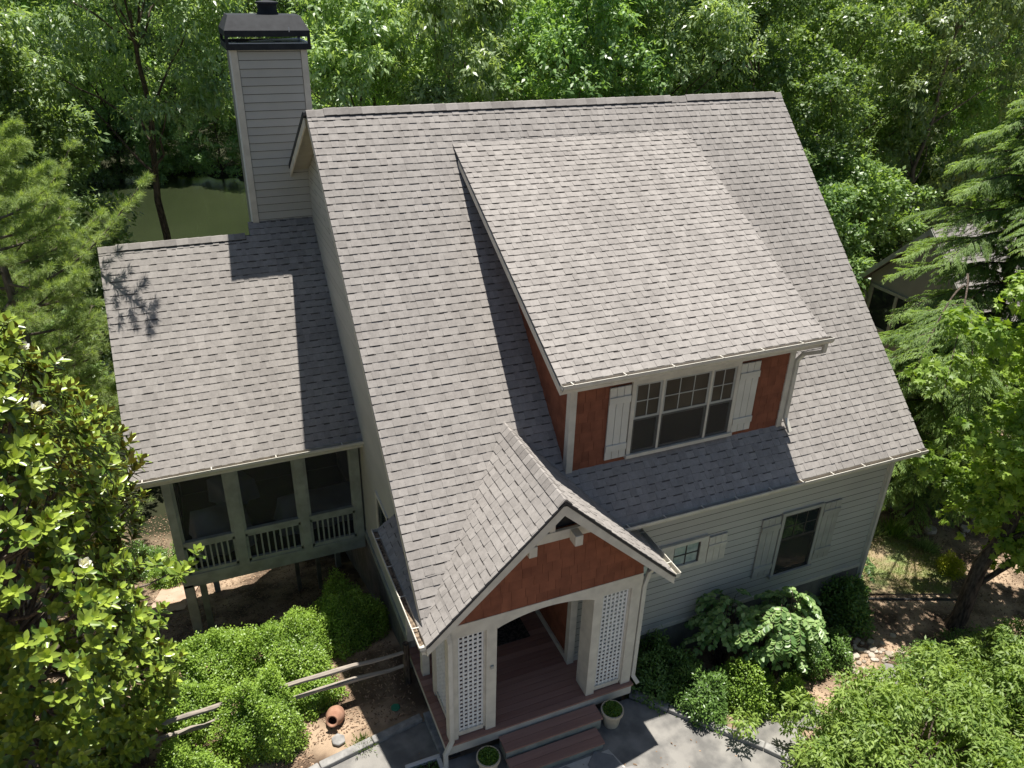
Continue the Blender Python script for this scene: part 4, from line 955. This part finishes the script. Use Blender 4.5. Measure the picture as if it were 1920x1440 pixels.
for (k, x, y, sc, lb) in FOREST:
    z = gr(x, y)-.1; rz = rr_.random()*6.28
    if k not in protos:
        protos[k] = broad_tree('broadleaf_tree', label=lb, group='trees of the wood behind the house', loc=(x, y, z), **specs[k])
        t = protos[k]; t.rotation_euler = (0, 0, rz); t.scale = (sc, sc, sc)
    else: t = copy_tree(protos[k], (x, y, z), rz, (sc*rr_.uniform(.92, 1.08), sc*rr_.uniform(.92, 1.08), sc), lb)
# wispy light tree upper right
broad_tree('willow_like_tree', 31, 17.5, 3.6, 3, 'hickory', 150, 30, .34, .035, 'wispy pale green tree with fine upright twigs in the upper right', loc=(45, 26, gr(45, 26)), droop=-.5, shape='diamond', spread=.5, rc=(.5, 1.1), updir=.9)
# far wood as one mass
g = np.random.default_rng(50)
cs = []
for k in range(150):
    x = g.uniform(-40, 140); y = g.uniform(60, 105)
    if x < 14: y += 12
    c = crown_pts(g, 26, 4.2, 3, 15.5)+np.array([x, y, gr(x, y)]); cs.append(c)
C = np.concatenate(cs); o = sprays(g, C, g.uniform(1, 1.9, len(C)), 9, 4, .8, .42, 'oak', None, 'diamond', .2, name='distant_wood')
tag(o, 'far wooded slope fading behind the nearer trees', 'wood', kind='stuff')
b = MB()
for k in range(0, len(cs), 1): c = cs[k].mean(0); zz = gr(c[0], c[1]); b.tube([(c[0], c[1], zz-.3), (c[0], c[1], c[2]+3)], [.22, .1], 5)
ot = b.build('distant_trunks', 'bark'); tag(ot, 'trunks of the far wooded slope', 'wood', kind='stuff')
# white pine at the left -------------------------------------------------
def pine(loc, Hh, label):
    t = thing('pine_tree', label, 'pine tree', loc); b = MB(); q = random.Random(6); g = np.random.default_rng(6)
    b.tube([(0, 0, -.5), (.05, .02, Hh*.5), (0, 0, Hh)], [.17, .12, .03], 8)
    P, D = [], []
    br = []
    for k in range(80):
        h = Hh*(.16+.82*k/79); a = k*2.4+q.uniform(-.4, .4); L = 2.75*min(1, (1.04-h/Hh)*1.7+.2)*q.uniform(.75, 1.1)
        br.append((h, a, L, q.uniform(.1, .4)))
    wx = lambda v: (v[0]+loc[0], v[1]+loc[1], v[2]+loc[2])
    def ok(v):
        x, y, z = wx(v)
        if x > -4.3 and -1.5 < y < 6: return z > -2.98-.9465*(2.54-y if y < 2.54 else 0)+.35
        return True
    ends = [(Vector((math.cos(a), math.sin(a), 0)), h, L, up) for h, a, L, up in br]
    specialA = [(Vector((2.95, -1.15, -1.95-loc[2]-.0)), Vector((.15, -.1, 7.9)))]
    lines = []
    for dv, h, L, up in ends: lines.append((Vector((0, 0, h)), Vector((dv.x*L, dv.y*L, h+L*up))))
    for e, s in specialA: lines.append((s, e))
    for st, en in lines:
        n = 8; dv = (en-st); L = dv.length; pts = [st+dv*(i/n)+Vector((0, 0, .12*L*math.sin(math.pi*i/n)*-.5+.1*(i/n)**3*L)) for i in range(n+1)]
        if not ok(pts[-1]) or not ok(pts[-3]): 
            pts = pts[:5]
            if not ok(pts[-1]): continue
        b.tube(pts, [.035*(1-.8*i/n) for i in range(len(pts))], 5, cap=False)
        side = dv.cross(Vector((0, 0, 1))).normalized()
        for i in range(2, len(pts)):
            for s in (-1, 1, 0):
                tl = L*.3*(1.15-i/n)*q.uniform(.7, 1.2)+.1
                d2 = (dv.normalized()*.8+side*s*.9+Vector((0, 0, q.uniform(-.05, .45)))).normalized()
                a0 = pts[i]; a1 = a0+d2*tl
                if not ok(a1): continue
                b.tube([a0, a1], [.009, .004], 3, cap=False)
                for u in (.3, .55, .8, 1.0):
                    P.append(a0.lerp(a1, u)+Vector((q.gauss(0, .02), q.gauss(0, .02), q.gauss(0, .02)))); D.append(d2)
    b.build('trunk', 'palebark', t, smooth=True)
    P = np.array([tuple(v) for v in P]); D = np.array([tuple(v) for v in D]); nn_ = 40
    ct = np.repeat(g.random(len(P)), nn_); P = np.repeat(P, nn_, 0); D0 = np.repeat(D, nn_, 0); N = len(P)
    D2 = nrm(D0*.75+rdir(g, N)*.72+np.array([0, 0, .12])); P = P+rdir(g, N)*.02
    leaves('foliage', P, D2, rdir(g, N)+np.array([0, 0, 1.]), g.uniform(.12, .19, N), .0085, 'pine', t, 'diamond', tone=np.clip(.5*g.random(N)+.5*ct, 0, 1))
    return t
pine((-6.1, 3.0, -11.8), 11.6, 'light green long needled pine reaching over the left edge of the screened porch roof')
pine_b = pine((-7.6, 6.6, -12.8), 13.0, 'second long needled pine behind the first at the left frame edge')
# hemlock / drooping conifer at the right -------------------------------
def hemlock(loc, Hh, R, label, seed=3, nb=95, extra=()):
    t = thing('hemlock_tree', label, 'hemlock', loc); b = MB(); q = random.Random(seed); g = np.random.default_rng(seed)
    b.tube([(0, 0, -.5), (.05, 0, Hh*.5), (0, .05, Hh*.95)], [.2, .13, .02], 8)
    P, D, W_ = [], [], []
    for k in range(nb+len(extra)):
        f_ = min(1, k/(nb-1)); h = Hh*(.08+.9*f_); a = k*2.39996+q.uniform(-.3, .3)
        if k >= nb: h, a, f_ = extra[k-nb][:3]
        L = extra[k-nb][3] if k >= nb else R*min(1., ((1.02-f_)/.3))**.6*q.uniform(.62, 1.12)+.2
        pts = []
        for i in range(9):
            u = i/8; pts.append(Vector((math.cos(a)*L*u, math.sin(a)*L*u, h+L*(.22*u-.42*u**2.4))))
        b.tube(pts, [.03*(1-.85*i/8)+.003 for i in range(9)], 4, cap=False)
        side = Vector((-math.sin(a), math.cos(a), 0))
        for i in range(1, 41):
            u = i/40; k0 = min(int(u*8), 7); p0 = pts[k0].lerp(pts[k0+1], u*8-k0)
            for s in (-1, 1):
                if q.random() < .16 or (k >= nb and u < .5): continue
                tl = min(L, 2.8)*.34*(math.sin(math.pi*min(1, u*.85+.12)))**.7*q.uniform(.6, 1.15)
                ax = Vector((math.cos(a), math.sin(a), 0))
                e = p0+(ax*q.uniform(.45, 1.15)+side*s*q.uniform(.6, 1.1))*tl*.72+Vector((0, 0, -tl*q.uniform(.15, .6)+q.uniform(-.06, .06)))
                m = p0.lerp(e, .5)+Vector((0, 0, tl*.12)); n = max(3, int(tl/.045))
                for j in range(n+1):
                    w_ = j/n; c = p0*(1-w_)**2+m*2*w_*(1-w_)+e*w_**2; c2 = (m-p0)*(1-w_)+(e-m)*w_
                    P.append(tuple(c)); D.append(tuple(c2)); W_.append(u)
    b.build('trunk', 'bark', t, smooth=True)
    P = np.array(P); D = nrm(np.array(D)); m_ = 4; ct = np.repeat(g.random(len(P)//40+1), 40)[:len(P)]
    P = np.repeat(P, m_, 0); D0 = np.repeat(D, m_, 0); ct = np.repeat(ct, m_); N = len(P); ut = np.repeat(np.array(W_), m_)
    sd_ = nrm(np.cross(D0, np.array([0, 0, 1.]))); sg = np.where(np.arange(N) % 2 == 0, 1, -1)[:, None]
    D2 = nrm(D0*.9+sd_*sg*g.uniform(.3, 1.0, (N, 1))+np.array([0, 0, -.35])+rdir(g, N)*.25)
    leaves('foliage', P+rdir(g, N)*.012, D2, rdir(g, N)*.5+np.array([0, 0, 1.]), g.uniform(.06, .12, N), .022, 'hemlock', t, 'diamond', tone=np.clip(.35*g.random(N)+.25*ct+.4*ut**2, 0, 1))
    return t
hemlock((18.5, -1.8, -11.1), 11.7, 2.75, 'tall hemlock with drooping feathery branches in front of the neighbour house')
hemlock((21.8, -3.6, -11.3), 13.5, 3.0, 'second tall hemlock at the right frame edge', seed=9, nb=80)
hemlock((15.3, -2.9, -10.9), 6.2, 2.2, 'shorter hemlock below the tall one, close to the right end of the roof', seed=14, nb=60, extra=[(6.6, math.radians(210), .5, 4.7), (6.9, math.radians(218), .5, 4.9), (6.3, math.radians(225), .5, 4.6)])
# maple at the right frame edge ------------------------------------------
broad_tree('maple_tree', 41, 8.9, 2.5, 1.6, 'maple', 130, 24, .15, .15, 'maple with bright yellow green lobed leaves at the right frame edge', cat='maple', loc=(12.3, -7.2, -10.75), shape='maple', droop=.25, nl=5, rc=(.3, .6), r0=.2, lean=(2.7, -.1))
# magnolia ---------------------------------------------------------------
def magnolia(loc, Hh, R, label):
    g = np.random.default_rng(21); q = random.Random(4); t = thing('magnolia_tree', label, 'magnolia', loc); b = MB()
    limb(b, (0, 0, -.3), (0, .1, Hh*.9), .15, .03, 5, 9, .04)
    n = 2300
    th = g.random(n)**.85; a = g.random(n)*2*np.pi; prof = R*np.sin(np.pi*(.1+.83*th))**.55*(1+.14*np.sin(4*a+th*9)+.09*np.sin(9*a-5*th))
    sh = np.where(g.random(n) < .7, g.uniform(.86, 1.04, n), g.uniform(.5, .86, n)); r = prof*sh
    C = np.stack([r*np.cos(a), 1.32*r*np.sin(a), .4+(Hh-.4)*th], 1)
    ex = np.array([[2.35, -.1, 4.3], [2.55, .05, 4.25], [2.2, .2, 4.2], [2.45, -.25, 4.4], [2.1, 0, 4.5], [2.7, .1, 4.45]]); C = np.concatenate([C, ex])
    for k in range(0, len(C), 14):
        c = C[k]; limb(b, (0, 0, max(.3, c[2]*.8-.3)), c, .035, .008, k, 4, .08)
    limb(b, (0, 0, 3.6), (2.4, 0, 4.25), .035, .01, 3, 5)
    b.build('trunk', 'palebark', t, smooth=True)
    A = nrm(np.stack([np.cos(a), np.sin(a), .75+.5*g.random(n)], 1)); A = nrm(np.concatenate([A, np.tile([[.6, -.2, 1.]], (len(ex), 1))])+rdir(g, len(C))*.28)
    nl = 12; N = len(C)*nl; Ar = np.repeat(A, nl, 0); ref = nrm(np.cross(Ar, np.array([.3, .2, -1.]))); r2 = np.cross(Ar, ref)
    k = np.tile(np.arange(nl), len(C)); ang = k*2.4+np.repeat(g.random(len(C))*6, nl); open_ = np.where(k < 4, .55, np.where(k < 8, 1.0, 1.45))+g.normal(0, .12, N)
    rad_ = ref*np.cos(ang)[:, None]+r2*np.sin(ang)[:, None]
    D = nrm(Ar*np.cos(open_)[:, None]+rad_*np.sin(open_)[:, None]); P = np.repeat(C, nl, 0)-Ar*(k*.012)[:, None]
    Nn = nrm(Ar*1.0-rad_*.25+rdir(g, N)*.12); ro = np.repeat(g.random(len(C)), nl)
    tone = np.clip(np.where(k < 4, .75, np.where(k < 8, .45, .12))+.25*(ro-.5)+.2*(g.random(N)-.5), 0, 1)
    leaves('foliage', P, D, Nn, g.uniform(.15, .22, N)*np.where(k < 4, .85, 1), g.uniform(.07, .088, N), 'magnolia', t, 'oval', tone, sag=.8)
    for (th_, a_, dz) in ((.86, -.5, .1), (.93, -.1, .1), (.62, -.75, .08)):
        rr = R*math.sin(math.pi*(.1+.83*th_))**.55*1.02; c = np.array([rr*math.cos(a_), rr*math.sin(a_), .4+(Hh-.4)*th_+dz])
        m_ = 9; an = np.arange(m_)*2.4; ax = nrm(np.array([[math.cos(a_), math.sin(a_), 1.2]]))[0]; rf = nrm(np.cross(ax, [[0, 0, -1.]]))[0]; r3 = np.cross(ax, rf)
        rd = rf[None]*np.cos(an)[:, None]+r3[None]*np.sin(an)[:, None]; op = np.where(np.arange(m_) < 4, .4, .8)[:, None]
        leaves('flower', np.tile(c, (m_, 1)), ax[None]*np.cos(op)+rd*np.sin(op), ax[None]-rd*.5, .12, .08, 'petal', t, 'oval', tone=np.full(m_, .6), sag=-1.2)
    return t
magnolia((-5.75, -4.75, -10.3), 8.8, 1.95, 'large magnolia with glossy leaves and white flowers at the lower left')
# shrubs -----------------------------------------------------------------
def mound(name, label, x, y, r, h, m, seed, n=9000, L=.05, Wd=.03, shape='diamond', cat='shrub', group=None, z=None, ell=1.0, rz=0, lump=.16, droop=.1, zb=0.12, stems=True):
    g = np.random.default_rng(seed); q = random.Random(seed); z = gr(x, y) if z is None else z
    t = thing(name, label, cat, (x, y, z), group, rz)
    d = rdir(g, n); d[:, 2] = np.abs(d[:, 2])*1.0-.12
    ph = g.random(6)*6
    f = 1+lump*np.sin(3*np.arctan2(d[:, 1], d[:, 0])+ph[0]+2*d[:, 2])+lump*.8*np.sin(6*d[:, 0]*1.3+ph[1])*np.cos(5*d[:, 1]+ph[2])+lump*.5*np.sin(13*d[:, 0]+ph[3])*np.sin(11*d[:, 1]+ph[4])*np.cos(9*d[:, 2])
    sh = 1-.45*g.random(n)**2.2+np.where(g.random(n) < .06, g.random(n)*.14, 0)
    tw = np.repeat(g.random(n//6+1), 6)[:n]
    P = d*(f*sh)[:, None]*np.array([r, r*ell, h*.9])+np.array([0, 0, h*zb]); P = P+rdir(g, n)*L*.8
    P[:, 2] = np.maximum(P[:, 2], .03)
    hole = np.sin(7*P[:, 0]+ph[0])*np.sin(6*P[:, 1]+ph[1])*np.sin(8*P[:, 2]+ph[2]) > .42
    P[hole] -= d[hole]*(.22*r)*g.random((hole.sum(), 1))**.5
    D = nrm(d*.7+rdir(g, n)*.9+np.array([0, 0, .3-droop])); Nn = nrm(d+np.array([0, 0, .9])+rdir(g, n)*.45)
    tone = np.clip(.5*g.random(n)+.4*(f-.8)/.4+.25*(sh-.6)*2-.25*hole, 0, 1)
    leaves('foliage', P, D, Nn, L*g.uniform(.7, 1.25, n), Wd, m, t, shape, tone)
    if stems:
        b = MB()
        for k in range(9): a = q.random()*6.28; rr = r*.6*q.random()**.5; b.tube([(0, 0, -.1), (rr*.5*math.cos(a), rr*.5*math.sin(a)*ell, h*.35), (rr*math.cos(a), rr*math.sin(a)*ell, h*.75)], [.025, .018, .006], 5)
        b.build('stem', 'bark', t)
    return t
mound('azalea_shrub', 'bright green shrub mound behind the fence, nearest the porch posts', -1.95, -3.3, .95, 1.2, 'azalea', 61, 26000)
mound('azalea_shrub', 'shaded green shrub against the slat skirting of the house', -.55, -2.5, .75, 1.25, 'azalea', 62, 20000, ell=1.4)
mound('azalea_shrub', 'bright green shrub mound between the magnolia and the screened porch post', -3.35, -3.0, .8, 1.2, 'azalea', 63, 20000)
mound('azalea_shrub', 'large rounded shrub in front of the fence, left of the clay jar', -2.55, -4.85, .74, 1.4, 'azalea', 64, 24000, L=.045)
mound('azalea_shrub', 'clipped green shrub at the bottom edge beside the magnolia', -3.9, -5.75, .62, 1.35, 'azalea', 65, 17000, L=.045)
mound('azalea_shrub', 'low green shrub behind the fence left of the large rounded one', -3.75, -3.95, .6, .8, 'azalea', 66, 12000)
mound('azalea_shrub', 'small sprawling shrub under the fence rails beside the jar', -1.55, -4.35, .45, .5, 'azalea', 67, 6000)
mound('round_shrub', 'small round shrub on the sunlit path beyond the left porch post', -4.35, 3.6, .55, .8, 'azalea', 68, 7000, L=.05)
mound('round_shrub', 'larger dark shrub left of the small round one by the clay path', -5.3, 5.0, .85, 1.0, 'darkshrub', 69, 9000, L=.06)
mound('round_shrub', 'dark shrub close behind the left porch corner', -3.9, 5.9, .5, .8, 'darkshrub', 70, 5000, L=.06)
mound('laurel_shrub', 'dark shiny shrub against the right side of the entry porch', 5.0, -6.35, .75, 1.0, 'darkshrub', 71, 9000, L=.08, Wd=.03)
mound('laurel_shrub', 'shiny green shrub overhanging the kerb right of the entry steps', 5.35, -7.2, .6, .9, 'darkshrub', 72, 8000, L=.08, Wd=.028, z=-10.35)
mound('laurel_shrub', 'yellow green shrub in front of the compound leaved plant', 6.45, -7.3, .55, 1.0, 'azalea', 73, 9000, L=.055)
mound('laurel_shrub', 'dark glossy shrub right of the compound leaved plant', 8.1, -6.75, .62, .95, 'darkshrub', 74, 9000, L=.07, Wd=.03)
mound('laurel_shrub', 'small dark shrub beside the river rocks', 8.95, -6.95, .45, .7, 'darkshrub', 75, 5000, L=.06)
mound('laurel_shrub', 'upright yellow green shrub at the edge of the large feathery shrub', 7.2, -7.7, .3, .8, 'azalea', 76, 3500, L=.05)
mound('laurel_shrub', 'dark shrub in deep shade below the maple', 10.6, -8.3, .8, .7, 'darkshrub', 77, 6000, L=.06)
mound('laurel_shrub', 'dark low shrub against the right corner of the house', 10.1, -6.1, .6, 1.1, 'darkshrub', 78, 6000, L=.09, Wd=.04)
mound('gold_shrub', 'small golden yellow shrub at the right edge of the lawn', 14.0, -5.75, .3, .5, 'gold', 79, 3500, L=.06, Wd=.02)
mound('laurel_shrub', 'dark shaded shrub beside the maple trunk', 11.6, -8.4, .9, .8, 'darkshrub', 80, 6000, L=.07)
# large fine-leaved shrub bottom right
t = broad_tree('fine_leaved_shrub', 81, 1.75, 2.3, .35, 'jmaple', 190, 40, .11, .036, 'broad mound of fine drooping green leaves at the bottom right', cat='shrub', loc=(7.9, -10.1, -10.6), droop=.8, shape='diamond', rc=(.22, .42), r0=.06, nl=7, flat=.6)
t = broad_tree('fine_leaved_shrub', 82, 1.9, 1.6, .45, 'jmaple', 110, 38, .11, .036, 'smaller dark mound of fine leaves behind the broad one at the bottom right corner', cat='shrub', loc=(10.9, -10.2, -10.6), droop=.8, shape='diamond', rc=(.22, .42), r0=.05, nl=7, flat=.6)
# compound leaved plant by the wall
def mahonia(x, y, label, seed, n=46, R=.75, Hh=1.2):
    g = np.random.default_rng(seed); q = random.Random(seed); t = thing('compound_leaved_plant', label, 'plant', (x, y, gr(x, y))); b = MB(); P, D, Nn = [], [], []
    for k in range(n):
        a = q.random()*6.28; rr = R*q.random()**.6; hh = Hh*q.uniform(.6, 1.0)*(1-.25*(rr/R)**2); base = Vector((rr*math.cos(a), rr*math.sin(a)*.8, hh)); a2 = a+q.uniform(-.8, .8); L = q.uniform(.2, .4)
        b.tube([(q.gauss(0, .06), q.gauss(0, .06), 0), base*.6, base], [.015, .012, .007], 4)
        prev = base
        for i in range(1, 9):
            u = i/8; c = base+Vector((math.cos(a2)*L*u, math.sin(a2)*L*u, .16*u-.3*u*u)); d = (c-prev).normalized(); sd = d.cross(Vector((0, 0, 1))).normalized()
            b.tube([prev, c], [.005, .004], 3, cap=False)
            if i >= 2:
                for s in (-1, 1): P.append(tuple(c)); D.append(tuple(sd*s+d*q.uniform(.2, .8)+Vector((0, 0, q.uniform(-.35, .1))))); Nn.append((q.gauss(0, .3), q.gauss(0, .3), 1))
            if i == 8: P.append(tuple(c)); D.append(tuple(d)); Nn.append((0, 0, 1))
            prev = c
    b.build('stem', 'bark', t); N = len(P)
    leaves('foliage', np.array(P), np.array(D, float), np.array(Nn, float), g.uniform(.09, .15, N), .085, 'mahonia', t, 'oval', tone=g.random(N))
mahonia(7.35, -7.0, 'tall compound leaved plant with sunlit pale leaflets below the large window', 91, 90, .66, 2.25)
mahonia(6.5, -6.35, 'compound leaved plant in the shade of the wall left of the sunlit one', 92, 60, .55, 1.9)
mahonia(8.3, -6.2, 'shaded compound leaved plant under the right shutter', 93, 30, .45, 1.3)
mahonia(10.9, -5.35, 'dark leaved plant peeking round the right house corner', 94, 14, .35, 1.4)
# tufts on the lawn edge
def tuft(x, y, r, h, m, seed, label, n=500):
    g = np.random.default_rng(seed); P = np.stack([g.normal(0, r*.35, n), g.normal(0, r*.35, n), np.zeros(n)], 1); D = nrm(np.stack([P[:, 0]/r, P[:, 1]/r, .9+g.random(n)], 1)+rdir(g, n)*.25)
    o = leaves('grass_tuft', P, D, rdir(g, n), h*g.uniform(.5, 1.1, n), .018, m, None, 'diamond', tone=g.random(n)); o.location = (x, y, gr(x, y)+.02); return tag(o, label, 'grass tuft')
tuft(13.3, -3.7, .5, .4, 'hickory', 1, 'silvery green grassy tuft at the back left of the lawn'); tuft(13.9, -4.1, .4, .4, 'azalea', 2, 'bright green grassy tuft at the back of the lawn'); tuft(14.2, -4.9, .3, .25, 'hickory', 3, 'small pale grassy tuft at the right of the lawn'); tuft(-.95, -5.72, .25, .12, 'azalea', 4, 'low yellow green tuft beside the edging stones', 300)
# lawn grass and litter
g = np.random.default_rng(7)
def inpoly(P, poly):
    x, y = P[:, 0], P[:, 1]; c = np.zeros(len(P), bool); n = len(poly)
    for i in range(n):
        x1, y1 = poly[i]; x2, y2 = poly[(i+1) % n]; k = ((y1 > y) != (y2 > y)) & (x < (x2-x1)*(y-y1)/(y2-y1+1e-12)+x1); c ^= k
    return c
P = np.stack([g.uniform(10.7, 14.7, 30000), g.uniform(-6.5, -3, 30000)], 1); P = P[inpoly(P, LP)]
P = P[(np.sin(P[:, 0]*2.3)*np.cos(P[:, 1]*2.9+1)+g.random(len(P))*1.3) > .3]
P3 = np.concatenate([P, (gz(P[:, 0], P[:, 1])+.035)[:, None]], 1); N = len(P3)
o = leaves('grass', P3, nrm(rdir(g, N)*.7+np.array([0, 0, 1.])), rdir(g, N), g.uniform(.03, .07, N), .012, 'grass', None, 'diamond', tone=g.random(N)); tag(o, 'thin patchy lawn grass beside the house', 'grass', kind='stuff')
def litter(x0, x1, y0, y1, n, L, avoid=None):
    P = np.stack([g.uniform(x0, x1, n), g.uniform(y0, y1, n)], 1); P = P[(P[:, 1] > -5.4) | (P[:, 0] > 5.8) | ((P[:, 0] < -1.8) & (P[:, 1] > -5.9-(P[:, 0]+1.75)*-.27))]
    return P
Q = np.concatenate([litter(-6, .2, -6, 1, 16000, 0), litter(-7, 0, 1, 8, 9000, 0), litter(4.4, 17, -9.5, -2, 22000, 0)]); Q = Q[~inpoly(Q, LP) | (g.random(len(Q)) < .25)]
Q = Q[~((Q[:, 0] > 4) & (Q[:, 0] < 7.5) & (Q[:, 1] < -7.4-(Q[:, 0]-5)*1.15))]
P3 = np.concatenate([Q, (gz(Q[:, 0], Q[:, 1])+.012)[:, None]], 1); N = len(P3)
D = rdir(g, N); D[:, 2] *= .25
o = leaves('mulch_chips', P3, D, rdir(g, N)*.35+np.array([0, 0, 1.]), g.uniform(.02, .07, N), g.uniform(.008, .03, N), 'litter', None, 'chip', tone=g.random(N)**1.3); tag(o, 'bark mulch chips and dry leaves covering the beds', 'mulch', kind='stuff')
